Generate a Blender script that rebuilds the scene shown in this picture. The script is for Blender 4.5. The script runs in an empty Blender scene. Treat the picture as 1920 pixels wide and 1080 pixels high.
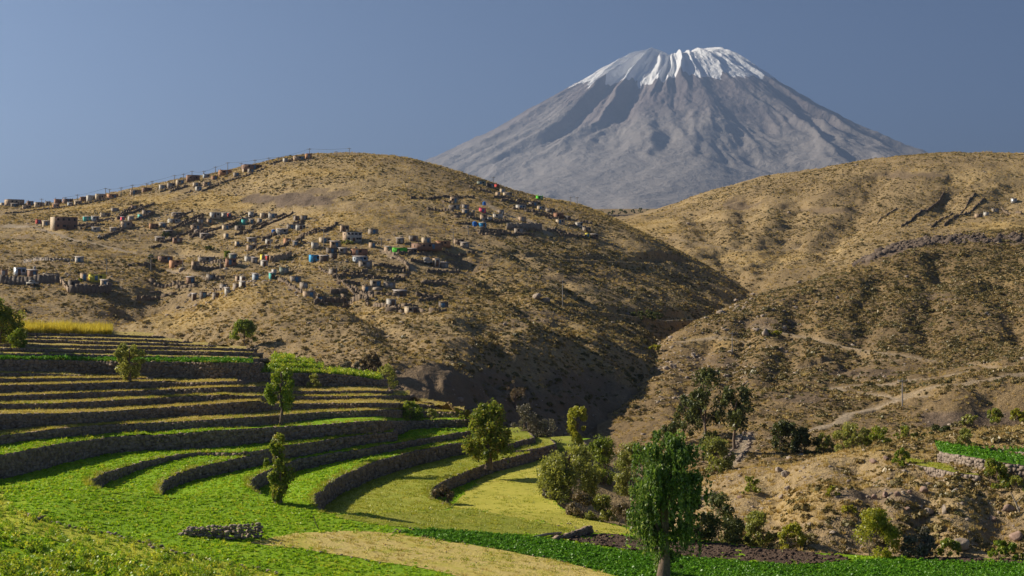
import bpy, math, random
import numpy as np
from mathutils import Vector, geometry

random.seed(7); RNG = np.random.default_rng(11)
C = bpy.context.scene.collection
SC = bpy.context.scene
# ------------------------------------------------------------------ camera, sky, sun, exposure
F = 1920 * 50.0 / 36.0                      # focal length in photograph pixels
cam = bpy.data.objects.new('camera', bpy.data.cameras.new('camera'))
C.objects.link(cam); cam.location = (0, 0, 0); cam.rotation_euler = (math.radians(90), 0, 0)
cam.data.lens = 50.0; cam.data.sensor_width = 36.0; cam.data.clip_start = 0.5; cam.data.clip_end = 80000
SC.camera = cam
SUN_EL = math.radians(30.0)
SUN_DIR = Vector((-0.95, 0.28, 0)).normalized() * math.cos(SUN_EL) + Vector((0, 0, math.sin(SUN_EL)))
w = bpy.data.worlds.new('World'); SC.world = w; w.use_nodes = True
nt = w.node_tree; nt.nodes.clear()
sky = nt.nodes.new('ShaderNodeTexSky'); sky.sky_type = 'NISHITA'; sky.sun_disc = False
sky.sun_elevation = SUN_EL
sky.sun_rotation = math.atan2(SUN_DIR.x, SUN_DIR.y)
sky.altitude = 4200; sky.air_density = 0.64; sky.dust_density = 0.1; sky.ozone_density = 2.4
bg = nt.nodes.new('ShaderNodeBackground'); bg.inputs[1].default_value = 0.05
ow = nt.nodes.new('ShaderNodeOutputWorld')
nt.links.new(sky.outputs[0], bg.inputs[0]); nt.links.new(bg.outputs[0], ow.inputs[0])
sun = bpy.data.lights.new('sun', 'SUN'); sun.energy = 5.0; sun.angle = math.radians(0.55); sun.color = (1.0, 0.89, 0.72)
so = bpy.data.objects.new('sun', sun); C.objects.link(so)
so.rotation_euler = SUN_DIR.to_track_quat('Z', 'Y').to_euler(); so.location = (-200, 90, 150)
SC.view_settings.view_transform = 'Standard'; SC.view_settings.look = 'None'
SC.view_settings.exposure = 0.95; SC.view_settings.gamma = 1.0; SC.view_settings.use_curve_mapping = False
SC.render.engine = 'CYCLES'
SC.cycles.use_denoising = True
SC.cycles.max_bounces = 5; SC.cycles.diffuse_bounces = 2; SC.cycles.glossy_bounces = 1
SC.cycles.transmission_bounces = 2; SC.cycles.transparent_max_bounces = 4; SC.cycles.volume_bounces = 0
HAZE_DENSITY = 5.4e-5

# ------------------------------------------------------------------ helpers
def tag(o, label=None, cat=None, group=None, kind=None):
    if label: o['label'] = label
    if cat: o['category'] = cat
    if group: o['group'] = group
    if kind: o['kind'] = kind
    return o

def mesh_np(name, V, Fq=None, Ft=None, mat=None, smooth=False):
    """mesh from numpy vertices, quads and triangles"""
    me = bpy.data.meshes.new(name)
    V = np.asarray(V, dtype=np.float32).reshape(-1, 3)
    parts = []; sizes = []
    if Fq is not None and len(Fq): Fq = np.asarray(Fq, dtype=np.int32).reshape(-1, 4); parts.append(Fq.ravel()); sizes.append(np.full(len(Fq), 4, np.int32))
    if Ft is not None and len(Ft): Ft = np.asarray(Ft, dtype=np.int32).reshape(-1, 3); parts.append(Ft.ravel()); sizes.append(np.full(len(Ft), 3, np.int32))
    idx = np.concatenate(parts); sz = np.concatenate(sizes)
    st = np.concatenate([[0], np.cumsum(sz)[:-1]]).astype(np.int32)
    me.vertices.add(len(V)); me.vertices.foreach_set('co', V.ravel())
    me.loops.add(len(idx)); me.loops.foreach_set('vertex_index', idx)
    me.polygons.add(len(sz)); me.polygons.foreach_set('loop_start', st); me.polygons.foreach_set('loop_total', sz)
    if smooth: me.polygons.foreach_set('use_smooth', np.ones(len(sz), dtype=bool))
    me.update(calc_edges=True)
    if mat is not None: me.materials.append(mat)
    return me

def link(name, me, parent=None, loc=None):
    o = bpy.data.objects.new(name, me); C.objects.link(o)
    if parent is not None: o.parent = parent
    if loc is not None: o.location = loc
    return o

def empty(name, loc=(0, 0, 0), rz=0):
    o = bpy.data.objects.new(name, None); C.objects.link(o); o.location = loc; o.rotation_euler = (0, 0, rz)
    o.empty_display_size = 0.5
    return o

def attr(me, name, vals):
    a = me.attributes.new(name, 'FLOAT', 'POINT'); a.data.foreach_set('value', np.asarray(vals, dtype=np.float32).ravel())

def hsh(ix, iy, s):
    n = (ix.astype(np.int64) * 374761393 + iy.astype(np.int64) * 668265263 + s * 974634777) & 0xffffffff
    n = ((n ^ (n >> 13)) * 1274126177) & 0xffffffff
    n = n ^ (n >> 16)
    return (n & 0xffffff) / float(0xffffff)

def vnoise(x, y, s=0):
    x = np.asarray(x, float); y = np.asarray(y, float)
    ix = np.floor(x); iy = np.floor(y); fx = x - ix; fy = y - iy
    fx = fx * fx * fx * (fx * (fx * 6 - 15) + 10); fy = fy * fy * fy * (fy * (fy * 6 - 15) + 10)
    a = hsh(ix, iy, s); b = hsh(ix + 1, iy, s); c = hsh(ix, iy + 1, s); d = hsh(ix + 1, iy + 1, s)
    return (a + (b - a) * fx + (c - a) * fy + (a - b - c + d) * fx * fy) * 2 - 1

def fbm(x, y, s=0, o=4, g=0.5):
    r = 0; a = 1.0
    for k in range(o):
        r = r + a * vnoise(x, y, s + k * 17); x = x * 2.03 + 5.1; y = y * 2.03 - 3.7; a *= g
    return r

def ridged(x, y, s=0, o=4, g=0.5):
    r = 0; a = 1.0
    for k in range(o):
        r = r + a * (1 - np.abs(vnoise(x, y, s + k * 17))); x = x * 2.03 + 5.1; y = y * 2.03 - 3.7; a *= g
    return r

def sstep(a, b, x):
    t = np.clip((np.asarray(x, float) - a) / (b - a), 0, 1); return t * t * (3 - 2 * t)

# ------------------------------------------------------------------ materials
MATS = {}
class NT:
    def __init__(self, name):
        self.m = bpy.data.materials.new(name); self.m.use_nodes = True
        self.t = self.m.node_tree; self.t.nodes.clear()
        self.out = self.t.nodes.new('ShaderNodeOutputMaterial')
    def n(self, typ, **kw):
        nd = self.t.nodes.new(typ)
        for k, v in kw.items():
            if k.startswith('i_'):
                key = k[2:]; key = int(key) if key.isdigit() else key.replace('_', ' ')
                nd.inputs[key].default_value = v
            else: setattr(nd, k, v)
        return nd
    def l(self, a, b): self.t.links.new(a, b)
    def ramp(self, src, stops):
        r = self.n('ShaderNodeValToRGB'); el = r.color_ramp.elements
        while len(el) < len(stops): el.new(0.5)
        for e, (p, c) in zip(el, stops): e.position = p; e.color = (*c, 1)
        self.l(src, r.inputs[0]); return r.outputs[0]
    def noise(self, scale, detail=4, rough=0.55, vec=None, dist=0.0):
        nd = self.n('ShaderNodeTexNoise'); nd.inputs['Scale'].default_value = scale
        nd.inputs['Detail'].default_value = detail; nd.inputs['Roughness'].default_value = rough
        nd.inputs['Distortion'].default_value = dist
        if vec is not None: self.l(vec, nd.inputs['Vector'])
        return nd.outputs[0]
    def mix(self, f, a, b, mode='MIX'):
        nd = self.n('ShaderNodeMix', data_type='RGBA', blend_type=mode)
        for sock, v in ((nd.inputs[0], f), (nd.inputs[6], a), (nd.inputs[7], b)):
            if isinstance(v, (int, float)): sock.default_value = v
            elif isinstance(v, tuple): sock.default_value = (*v, 1)
            else: self.l(v, sock)
        return nd.outputs[2]
    def pos(self): return self.n('ShaderNodeNewGeometry').outputs['Position']
    def obj(self): return self.n('ShaderNodeTexCoord').outputs['Object']
    def bump(self, h, strength=0.5, dist=0.1):
        b = self.n('ShaderNodeBump'); b.inputs['Strength'].default_value = strength; b.inputs['Distance'].default_value = dist
        self.l(h, b.inputs['Height']); return b.outputs[0]
    def finish(self, col, rough=0.9, normal=None, spec=0.2, metal=0.0):
        p = self.n('ShaderNodeBsdfPrincipled')
        if isinstance(col, tuple): p.inputs['Base Color'].default_value = (*col, 1)
        else: self.l(col, p.inputs['Base Color'])
        p.inputs['Roughness'].default_value = rough; p.inputs['Specular IOR Level'].default_value = spec
        p.inputs['Metallic'].default_value = metal
        if normal is not None: self.l(normal, p.inputs['Normal'])
        self.l(p.outputs[0], self.out.inputs[0]); return self.m

def m_simple(name, a, b, scale=3.0, rough=0.85, bump=0.3, bdist=0.05, metal=0.0, spec=0.2, world=False):
    """two-tone noise material"""
    if name in MATS: return MATS[name]
    N = NT(name); v = N.pos() if world else N.obj()
    f = N.noise(scale, 5, 0.6, v)
    col = N.ramp(f, [(0.3, a), (0.7, b)])
    nrm = N.bump(N.noise(scale * 4, 4, 0.6, v), bump, bdist) if bump else None
    MATS[name] = N.finish(col, rough, nrm, spec, metal); return MATS[name]

def m_leaf(name, stops, trans=0.35):
    """foliage: colour varies per leaf (vertex attribute 'tint' on trees) and per instance"""
    if name in MATS: return MATS[name]
    N = NT(name)
    at = N.n('ShaderNodeAttribute', attribute_name='tint'); oi = N.n('ShaderNodeObjectInfo')
    ad = N.n('ShaderNodeMath', operation='ADD'); N.l(at.outputs['Fac'], ad.inputs[0]); N.l(oi.outputs['Random'], ad.inputs[1])
    fr = N.n('ShaderNodeMath', operation='FRACT'); N.l(ad.outputs[0], fr.inputs[0])
    col = N.ramp(fr.outputs[0], stops)
    d = N.n('ShaderNodeBsdfDiffuse'); t = N.n('ShaderNodeBsdfTranslucent'); N.l(col, d.inputs[0])
    tc = N.mix(0.5, col, (1.0, 0.95, 0.35), 'MULTIPLY'); N.l(tc, t.inputs[0])
    mx = N.n('ShaderNodeMixShader'); mx.inputs[0].default_value = trans
    N.l(d.outputs[0], mx.inputs[1]); N.l(t.outputs[0], mx.inputs[2])
    gl = N.n('ShaderNodeBsdfGlossy'); gl.inputs['Roughness'].default_value = 0.45; gl.inputs[0].default_value = (1, 1, 1, 1)
    mg = N.n('ShaderNodeMixShader'); mg.inputs[0].default_value = 0.025
    N.l(mx.outputs[0], mg.inputs[1]); N.l(gl.outputs[0], mg.inputs[2])
    N.l(mg.outputs[0], N.out.inputs[0]); MATS[name] = N.m; return N.m

def m_hill(name, gold, brown, dark, big=0.012, seed=0.0):
    """dry hillside soil and dead grass; attributes road, scree give bare tracks and dark rubble"""
    N = NT(name); p = N.pos()
    ad = N.n('ShaderNodeVectorMath', operation='ADD'); N.l(p, ad.inputs[0]); ad.inputs[1].default_value = (seed, seed * 2, 0)
    p = ad.outputs[0]
    f1 = N.noise(big, 5, 0.6, p); f2 = N.noise(0.11, 5, 0.65, p); f3 = N.noise(0.9, 4, 0.7, p)
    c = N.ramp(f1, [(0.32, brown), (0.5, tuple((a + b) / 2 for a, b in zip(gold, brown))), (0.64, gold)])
    c = N.mix(N.ramp(f2, [(0.42, (0, 0, 0)), (0.62, (0.75, 0.75, 0.75))]), c, brown)
    c = N.mix(N.ramp(f3, [(0.5, (0, 0, 0)), (0.72, (0.65, 0.65, 0.65))]), c, dark)
    c = N.mix(N.ramp(N.noise(2.7, 3, 0.6, p), [(0.58, (0, 0, 0)), (0.72, (0.55, 0.55, 0.55))]), c, (0.42, 0.34, 0.24))
    ar = N.n('ShaderNodeAttribute', attribute_name='road'); asx = N.n('ShaderNodeAttribute', attribute_name='scree_shade')
    aw = N.n('ShaderNodeAttribute', attribute_name='golden')
    c = N.mix(aw.outputs['Fac'], c, N.ramp(f2, [(0.3, (0.30, 0.20, 0.075)), (0.7, (0.50, 0.36, 0.14))]))
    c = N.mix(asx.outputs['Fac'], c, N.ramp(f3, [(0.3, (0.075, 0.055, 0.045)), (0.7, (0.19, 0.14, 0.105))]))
    c = N.mix(ar.outputs['Fac'], c, N.ramp(f3, [(0.3, (0.27, 0.21, 0.14)), (0.7, (0.38, 0.30, 0.205))]))
    h = N.n('ShaderNodeMath', operation='ADD'); N.l(f3, h.inputs[0]); N.l(N.noise(0.35, 5, 0.65, p), h.inputs[1])
    return N.finish(c, 0.95, N.bump(h.outputs[0], 1.0, 0.55), 0.1)

# ------------------------------------------------------------------ image direction <-> world
def ray_xy(px, Y): return (np.asarray(px, float) - 960) / F * Y
def pz(py, Y): return (540 - np.asarray(py, float)) / F * Y

class Layer:
    """a stretch of terrain: heights interpolated (thin plate) through surveyed points (bearing, elevation, distance)"""
    def __init__(self, pts, pr, yr, nx, ny, noise=None, K=3.0, lam=2e-4):
        P = np.array(pts, float); u = (P[:, 0] - 960) / 400; v = np.log(P[:, 2]) * K; n = len(P)
        r = np.hypot(u[:, None] - u[None], v[:, None] - v[None])
        A = np.zeros((n + 3, n + 3)); A[:n, :n] = self.phi(r) + lam * np.eye(n)
        A[:n, n] = 1; A[:n, n + 1] = u; A[:n, n + 2] = v; A[n:, :n] = A[:n, n:].T
        b = np.zeros(n + 3); b[:n] = P[:, 1]; cf = np.linalg.solve(A, b)
        self.px = np.linspace(pr[0], pr[1], nx); self.lv = np.linspace(math.log(yr[0]), math.log(yr[1]), ny)
        PX, LV = np.meshgrid(self.px, self.lv, indexing='ij')
        U = (PX - 960) / 400; V = LV * K
        py = cf[n] + cf[n + 1] * U + cf[n + 2] * V
        for i in range(n): py += cf[i] * self.phi(np.hypot(U - u[i], V - v[i]))
        Y = np.exp(LV); self.Y = Y; self.X = ray_xy(PX, Y); self.Z = pz(py, Y); self.PX = PX
        if noise is not None: self.Z = self.Z + noise(self.X, self.Y, self.PX, py)
        self.masks = {k: np.zeros_like(self.Z) for k in ('road', 'scree_shade', 'golden')}
    @staticmethod
    def phi(r): return np.where(r > 1e-9, r * r * np.log(np.maximum(r, 1e-9)), 0)
    def py(self): return 540 - self.Z * F / self.Y
    def col(self, px):
        t = (px - self.px[0]) / (self.px[1] - self.px[0])
        if t < 0 or t > len(self.px) - 1.001: return None
        i = int(t); f = t - i
        return self.Z[i] * (1 - f) + self.Z[i + 1] * f
    def hit(self, px, py, ymin=0):
        z = self.col(px)
        if z is None: return None
        Y = np.exp(self.lv); q = 540 - z * F / Y
        for j in range(1, len(q)):
            if Y[j] < ymin: continue
            if q[j] <= py < q[j - 1] or (j == 1 and q[0] <= py and False):
                f = (q[j - 1] - py) / (q[j - 1] - q[j]); yy = Y[j - 1] + f * (Y[j] - Y[j - 1])
                return Vector((float(ray_xy(px, yy)), float(yy), float(pz(py, yy))))
        return None
    def height(self, X, Y):
        X = np.asarray(X, float); Y = np.asarray(Y, float)
        tx = np.clip((X / Y * F + 960 - self.px[0]) / (self.px[1] - self.px[0]), 0, len(self.px) - 1.001)
        ty = np.clip((np.log(Y) - self.lv[0]) / (self.lv[1] - self.lv[0]), 0, len(self.lv) - 1.001)
        i = tx.astype(int); j = ty.astype(int); fx = tx - i; fy = ty - j; Z = self.Z
        return (Z[i, j] * (1 - fx) * (1 - fy) + Z[i + 1, j] * fx * (1 - fy) + Z[i, j + 1] * (1 - fx) * fy + Z[i + 1, j + 1] * fx * fy)
    def near_path(self, path):
        """distance of every grid point to a polyline and the height along it"""
        D = np.full(self.Z.shape, 1e9); H = np.zeros(self.Z.shape)
        for a, b in zip(path[:-1], path[1:]):
            d = (b - a); L2 = d.x * d.x + d.y * d.y
            if L2 < 1e-6: continue
            t = np.clip(((self.X - a.x) * d.x + (self.Y - a.y) * d.y) / L2, 0, 1)
            dd = np.hypot(self.X - a.x - t * d.x, self.Y - a.y - t * d.y)
            m = dd < D; D[m] = dd[m]; H[m] = (a.z + t * d.z)[m]
        return D, H
    def track(self, pxs, width, carve=True, key='road', strength=1.0, soft=1.2):
        path = [p for p in (self.hit(a, b) for a, b in pxs) if p is not None]
        if len(path) < 2: return
        D, H = self.near_path(path)
        if carve:
            m = 1 - sstep(width * 0.7, width * 1.5, D); self.Z = self.Z * (1 - m) + (H - 0.15) * m
        k = (1 - sstep(width * 0.45, width * 0.45 + soft, D)) * strength
        self.masks[key] = np.maximum(self.masks[key], k)
    def gully(self, pxs, width, depth):
        path = [p for p in (self.hit(a, b) for a, b in pxs) if p is not None]
        if len(path) < 2: return
        D, H = self.near_path(path); D = D + width * 0.5 * fbm(self.X / 9, self.Y / 9, 19, 3)
        self.Z = self.Z - depth * np.exp(-(D / width) ** 2)
    def blob(self, key, px, py, rx, ry, strength=1.0, seed=3):
        q = self.py(); d = ((self.PX - px) / rx) ** 2 + ((q - py) / ry) ** 2 + 0.7 * fbm(self.X * 0.08, self.Y * 0.08, seed)
        self.masks[key] = np.maximum(self.masks[key], (1 - sstep(0.6, 1.1, d)) * strength)
    def build(self, name, mat):
        nx, ny = self.Z.shape
        V = np.stack([self.X, self.Y, self.Z], -1).reshape(-1, 3)
        I = np.arange(nx * ny).reshape(nx, ny)
        Q = np.stack([I[:-1, :-1], I[1:, :-1], I[1:, 1:], I[:-1, 1:]], -1).reshape(-1, 4)
        me = mesh_np(name, V, Q, mat=mat, smooth=True)
        for k, v in self.masks.items(): attr(me, k, v)
        o = link(name, me); o['kind'] = 'structure'; return o
# ------------------------------------------------------------------ terrain
def hill_noise(a_big, a_mid, a_small, seed, gul=0.0):
    def f(X, Y, PX, py):
        n = a_big * fbm(X / 60, Y / 60, seed, 3) + a_mid * fbm(X / 14, Y / 14, seed + 5, 3) + a_small * fbm(X / 3.5, Y / 3.5, seed + 9, 3)
        if gul: n = n - gul * np.maximum(0, ridged((X + Y * 0.3) / 38, (Y - X * .3) / 90, seed + 21, 2) - 1.05) * 2
        return n
    return f

L1p = [  # village hill and its spur
 (-250,405,820),(-100,392,790),(0,384,760),(100,382,745),(180,370,735),(250,357,725),(350,338,712),(450,320,700),(520,302,690),(580,295,684),(640,291,680),(720,291,670),(760,296,665),(800,311,655),(850,328,645),(900,347,640),(960,366,640),(1020,378,650),(1100,392,665),(1180,424,645),(1250,462,622),(1320,505,592),(1400,550,560),
 (-100,430,980),(200,420,940),(450,380,900),(650,350,880),(850,400,850),(1100,450,850),(1250,520,780),
 (-150,420,640),(0,402,660),(100,405,640),(300,372,650),(300,420,570),(450,370,620),(500,420,550),(650,345,600),(650,400,530),(800,360,590),(800,410,530),(900,400,560),(1000,412,570),(1100,440,560),(1180,455,560),
 (-150,470,500),(0,450,540),(100,450,530),(200,455,520),(300,470,490),(400,455,500),(500,455,490),(600,450,470),(700,455,455),(800,460,460),(900,462,465),(1000,475,472),(1100,495,490),(1200,515,508),(1300,540,526),(1380,562,535),
 (-150,520,420),(0,520,410),(100,525,405),(210,535,395),(300,520,415),(400,515,420),(470,500,420),(540,500,405),(620,490,410),(700,500,405),(800,510,410),(900,520,425),(1000,540,414),(1100,555,432),(1200,570,452),(1300,590,468),
 (-100,570,360),(0,570,365),(100,575,365),(210,590,360),(300,565,385),(400,560,370),(480,540,360),(540,545,350),(620,560,345),(700,565,345),(800,570,350),(900,580,345),(1000,590,356),(1100,605,378),(1200,625,402),
 (0,630,320),(100,630,325),(215,640,335),(280,620,345),(400,620,325),(550,620,298),(700,630,280),(800,640,272),(900,640,280),(1000,640,304),(1100,655,327),(1180,665,348),
 (300,690,280),(450,700,270),(600,690,258),(700,690,249),(800,700,245),(900,690,264),(1000,720,278),(1100,720,302),(1180,720,325),(1230,730,336),
 (300,760,235),(600,770,232),(750,752,235),(900,770,246),(1000,800,257),(1100,830,269),(1180,830,286),(1230,810,305),(1280,800,320),
 (1330,660,450),(1400,640,480),(1450,660,470),(1500,700,470)]
def n1(X, Y, PX, py):
    n = hill_noise(1.6, 0.75, 0.3, 3, 0.9)(X, Y, PX, py)
    cliff = sstep(560, 760, PX) * (1 - sstep(1160, 1230, PX)) * sstep(690, 712, py) * (1 - sstep(800, 840, py))
    n = n + cliff * (1.6 * fbm(X / 7, Y / 7, 77, 4))
    far = sstep(560, 640, Y)
    return n * (1 - 0.55 * far) + 0.15 * (Y / 500)
L1 = Layer(L1p, (-280, 1500), (226, 1010), 640, 430, n1)
L2p = [  # far right hill
 (1080,420,1080),(1150,408,1050),(1230,397,1000),(1300,370,980),(1400,346,960),(1500,326,940),(1600,306,930),(1680,295,920),(1750,291,910),(1850,291,900),(1920,295,890),(2060,310,880),(2200,330,880),
 (1150,450,1300),(1400,400,1250),(1700,350,1200),(2000,360,1200),
 (1150,425,900),(1250,418,840),(1350,408,800),(1500,385,800),(1650,360,810),(1800,345,810),(1920,345,810),(2100,360,810),
 (1200,440,760),(1300,455,700),(1400,470,660),(1500,450,680),(1600,430,700),(1700,410,715),(1850,408,720),(1960,405,720),(2100,410,720),
 (1350,510,600),(1420,540,570),(1500,510,590),(1600,475,620),(1700,448,640),(1850,428,660),(2000,430,660),
 (1350,600,520),(1500,600,510),(1650,560,530),(1800,500,570),(2000,480,580),(1250,520,620),(1150,520,700)]
L2 = Layer(L2p, (1060, 2200), (515, 1350), 290, 270, hill_noise(2.2, 0.9, 0.3, 31, 1.0))
L3p = [  # near right hill, its cut track and the valley floor below
 (1180,700,400),(1225,645,395),(1300,602,415),(1400,560,440),(1500,531,455),(1600,488,470),(1680,453,490),(1750,443,500),(1850,438,502),(1920,437,503),(2060,440,503),(2200,445,503),
 (1200,760,470),(1300,660,490),(1450,610,520),(1600,560,540),(1700,500,560),(1900,480,570),(2150,480,570),
 (1300,650,375),(1400,625,385),(1550,580,405),(1700,530,430),(1850,500,450),(1950,495,455),(2150,500,455),
 (1240,700,345),(1320,690,345),(1450,660,355),(1600,630,370),(1750,600,385),(1900,575,395),(2150,570,395),
 (1250,750,300),(1350,725,310),(1500,705,320),(1650,690,330),(1800,668,345),(1920,655,350),(2150,650,350),
 (1250,800,265),(1400,785,265),(1500,775,270),(1650,768,275),(1720,766,268),(1800,750,267),(1920,736,269),(2150,730,270),
 (1200,860,235),(1300,850,225),(1400,830,230),(1550,825,232),(1700,815,240),(1750,800,257),(1850,798,258),(1920,792,259),(2150,785,260),(1750,812,245),(1900,804,247),(2150,800,247),
 (1150,880,205),(1250,890,200),(1330,875,200),(1400,872,200),(1550,860,205),(1700,845,210),(1850,820,218),(2000,810,222),(2150,805,222),
 (1100,940,170),(1250,950,165),(1400,930,165),(1600,920,165),(1850,900,172),(2150,900,172)]
L3 = Layer(L3p, (1120, 2200), (165, 600), 400, 380, hill_noise(1.3, 0.7, 0.32, 57, 0.8))
L4p = [  # near right stony slope
 (1200,985,150),(1250,950,150),(1290,920,150),(1330,896,145),(1400,882,142),(1500,868,135),(1600,852,133),(1700,840,135),(1800,822,140),(1920,802,146),(2060,790,150),(2200,790,150),
 (1200,1000,175),(1300,990,175),(1450,970,172),(1600,960,165),(1800,930,170),(2000,900,175),(2200,900,175),
 (1200,1010,128),(1300,965,128),(1380,935,126),(1500,915,122),(1600,895,121),(1700,880,122),(1800,862,126),(1920,848,130),(2100,840,132),
 (1200,1045,113),(1320,1000,113),(1400,985,112),(1500,965,111),(1600,948,110),(1700,940,110),(1800,925,111),(1920,905,113),(2100,895,115),
 (1200,1060,104),(1330,1036,104),(1450,1034,104),(1600,1033,104),(1750,1032,104),(1920,1030,104),(2100,1030,104),
 (1330,1082,97),(1450,1082,97),(1600,1082,97),(1750,1082,97),(1920,1082,97),(2100,1082,97),(1300,1150,88),(1600,1150,88),(1900,1150,88),(2200,1150,88)]
L4 = Layer(L4p, (1205, 2200), (87, 178), 400, 270, hill_noise(0.35, 0.42, 0.24, 91, 0.0), K=4.0)

for g in ([(212,648),(222,600),(240,556)], [(640,560),(700,600),(760,660)], [(860,480),(930,540),(1010,600)], [(960,470),(1050,530),(1140,590)], [(330,470),(300,520),(270,580)], [(900,580),(930,640),(960,700)], [(500,380),(420,410),(330,440)], [(1060,600),(1090,660),(1110,720)]): L1.gully(g, 4.5, 2.0)
for g in ([(1300,400),(1340,450),(1390,530)], [(1500,350),(1480,420),(1450,500)], [(1650,330),(1600,420),(1540,480)], [(1800,330),(1760,400)], [(1400,370),(1390,440)], [(1900,340),(1880,400)]): L2.gully(g, 8, 3.2)
for g in ([(1870,530),(1895,590),(1915,640)], [(1500,560),(1480,640),(1450,720)], [(1650,520),(1620,620),(1590,700)], [(1760,480),(1740,580),(1730,660)], [(1400,600),(1380,680),(1350,760)], [(1330,640),(1300,700),(1290,780)]): L3.gully(g, 3.8, 1.9)
for g in ([(1600,870),(1640,930),(1660,1010)], [(1720,880),(1740,940),(1720,1010)], [(1450,890),(1440,950),(1420,1010)], [(1850,900),(1870,960),(1860,1010)]): L4.gully(g, 1.6, 0.9)
# tracks, paths, rubble, straw-coloured slopes and the ravine's painted shade
L3.track([(1930,682),(1860,690),(1800,700),(1720,712),(1640,722),(1560,727),(1600,735),(1655,742),(1690,748),(1640,765),(1590,775),(1575,790),(1540,800),(1500,812),(1450,822)], 1.15)
L3.track([(1690,748),(1730,742)], 2.0)
L3.track([(1420,612),(1500,630),(1560,645),(1700,668),(1800,680),(1860,690)], 1.5, strength=.7)
L3.track([(1500,690),(1600,680),(1680,675)], 1.2, strength=.5)
L2.track([(1200,440),(1290,452),(1400,470),(1480,468),(1560,452)], 2.5, strength=.5)
L3.track([(1275,640),(1340,632),(1400,640)], 1.6)
L3.track([(1400,812),(1392,835),(1378,860),(1350,876)], 2.0)
L3.track([(1700,742),(1800,722),(1920,700)], 1.3, carve=False, strength=0.7)
L1.track([(990,482),(1100,487),(1200,492),(1310,498)], 2.4)
L1.track([(1060,575),(1150,588),(1240,600),(1290,598)], 2.6)
L1.track([(70,428),(110,440),(145,452),(170,455),(210,464),(250,475),(330,478),(410,482),(440,480)], 2.2)
L1.track([(15,424),(60,425)], 6, carve=False)
L1.track([(310,505),(330,512),(385,518)], 1.5)
L1.track([(905,375),(930,395),(980,410),(1010,425),(1030,440)], 2.0, carve=False)
L1.track([(720,470),(740,485),(775,505)], 2.0, carve=False)
L1.blob('scree_shade', 545, 375, 90, 13, 0.85, 4)
L1.blob('scree_shade', 620, 362, 50, 9, 0.6, 8)
L1.blob('golden', 380, 378, 120, 14, 0.75, 5); L1.blob('golden', 600, 325, 90, 9, 0.6, 6); L1.blob('golden', 150, 390, 110, 9, 0.6, 6)
L1.blob('golden', 690, 415, 130, 16, 0.5, 16); L1.blob('golden', 90, 470, 120, 14, 0.45, 7); L1.blob('golden', 440, 560, 70, 26, 0.55, 9)
L1.blob('golden', 570, 497, 40, 9, 0.5, 9); L1.blob('golden', 330, 600, 60, 20, 0.5, 12)
L2.blob('golden', 1900, 425, 160, 10, 0.6, 4); L2.blob('golden', 1450, 480, 90, 10, 0.35, 2); L2.blob('golden', 1230, 425, 60, 14, 0.4, 2)
L3.blob('golden', 1350, 640, 60, 14, 0.4, 2); L3.blob('golden', 1580, 500, 60, 10, .4, 3); L3.blob('golden', 1880, 520, 60, 12, .35, 3)
L4.blob('scree_shade', 1690, 960, 60, 50, .35, 3); L4.blob('scree_shade', 1650, 930, 80, 14, .6, 5); L4.blob('scree_shade', 1880, 990, 60, 30, .4, 6)
L4.blob('golden', 1500, 950, 90, 25, 0.35, 5); L4.blob('golden', 1640, 850, 140, 10, 0.5, 5); L4.blob('golden', 1880, 830, 70, 12, 0.5, 8)
# retaining cut bank across the right hill crest
q3 = L3.py(); L3.masks['scree_shade'] = np.maximum(L3.masks['scree_shade'], 0.75 * sstep(770, 775, q3) * (1 - sstep(796, 802, q3)) * sstep(1690, 1750, L3.PX))
L3.masks['scree_shade'] = np.maximum(L3.masks['scree_shade'], 0.9 * sstep(-3, 1, q3 - np.interp(L3.PX, [1600, 1680, 1750, 1920], [495, 460, 447, 441]) + 5 * fbm(L3.X / 9, L3.Y / 30, 6, 2)) * (1 - sstep(9, 16, q3 - np.interp(L3.PX, [1600, 1680, 1750, 1920], [495, 460, 447, 441]) + 6 * fbm(L3.X / 9, L3.Y / 30, 8, 2))) * sstep(1590, 1640, L3.PX))
for (a, b, rx, ry, sd) in ((1450, 610, 60, 12, 2), (1340, 680, 70, 14, 5), (1600, 700, 80, 8, 7), (1760, 560, 60, 12, 9), (1500, 745, 70, 10, 4)): L3.blob('scree_shade', a, b, rx, ry, .45, sd)
for (a, b, rx, ry, sd) in ((1385, 385, 40, 9, 2), (1560, 395, 50, 7, 5), (1700, 330, 70, 6, 7)): L2.blob('scree_shade', a, b, rx, ry, .5, sd)
for (a, b, rx, ry, sd) in ((760, 425, 60, 7, 2), (1000, 600, 60, 16, 5), (300, 445, 60, 7, 7), (60, 445, 60, 6, 4), (880, 500, 60, 12, 11), (1080, 520, 70, 9, 12)): L1.blob('scree_shade', a, b, rx, ry, .45, sd)
L1.blob('scree_shade', 980, 770, 280, 75, .6, 15); L1.blob('scree_shade', 800, 735, 120, 45, .55, 17)  # dark cliff earth, spread over the ravine slope to paint its shade deeper
HILL = {
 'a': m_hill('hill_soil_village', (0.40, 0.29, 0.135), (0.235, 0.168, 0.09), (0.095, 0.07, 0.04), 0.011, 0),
 'b': m_hill('hill_soil_far', (0.37, 0.27, 0.13), (0.24, 0.172, 0.09), (0.10, 0.073, 0.036), 0.012, 40),
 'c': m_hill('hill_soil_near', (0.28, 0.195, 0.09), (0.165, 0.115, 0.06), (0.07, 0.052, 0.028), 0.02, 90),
 'd': m_hill('stony_soil', (0.36, 0.265, 0.125), (0.25, 0.18, 0.10), (0.11, 0.082, 0.05), 0.06, 70)}

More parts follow.
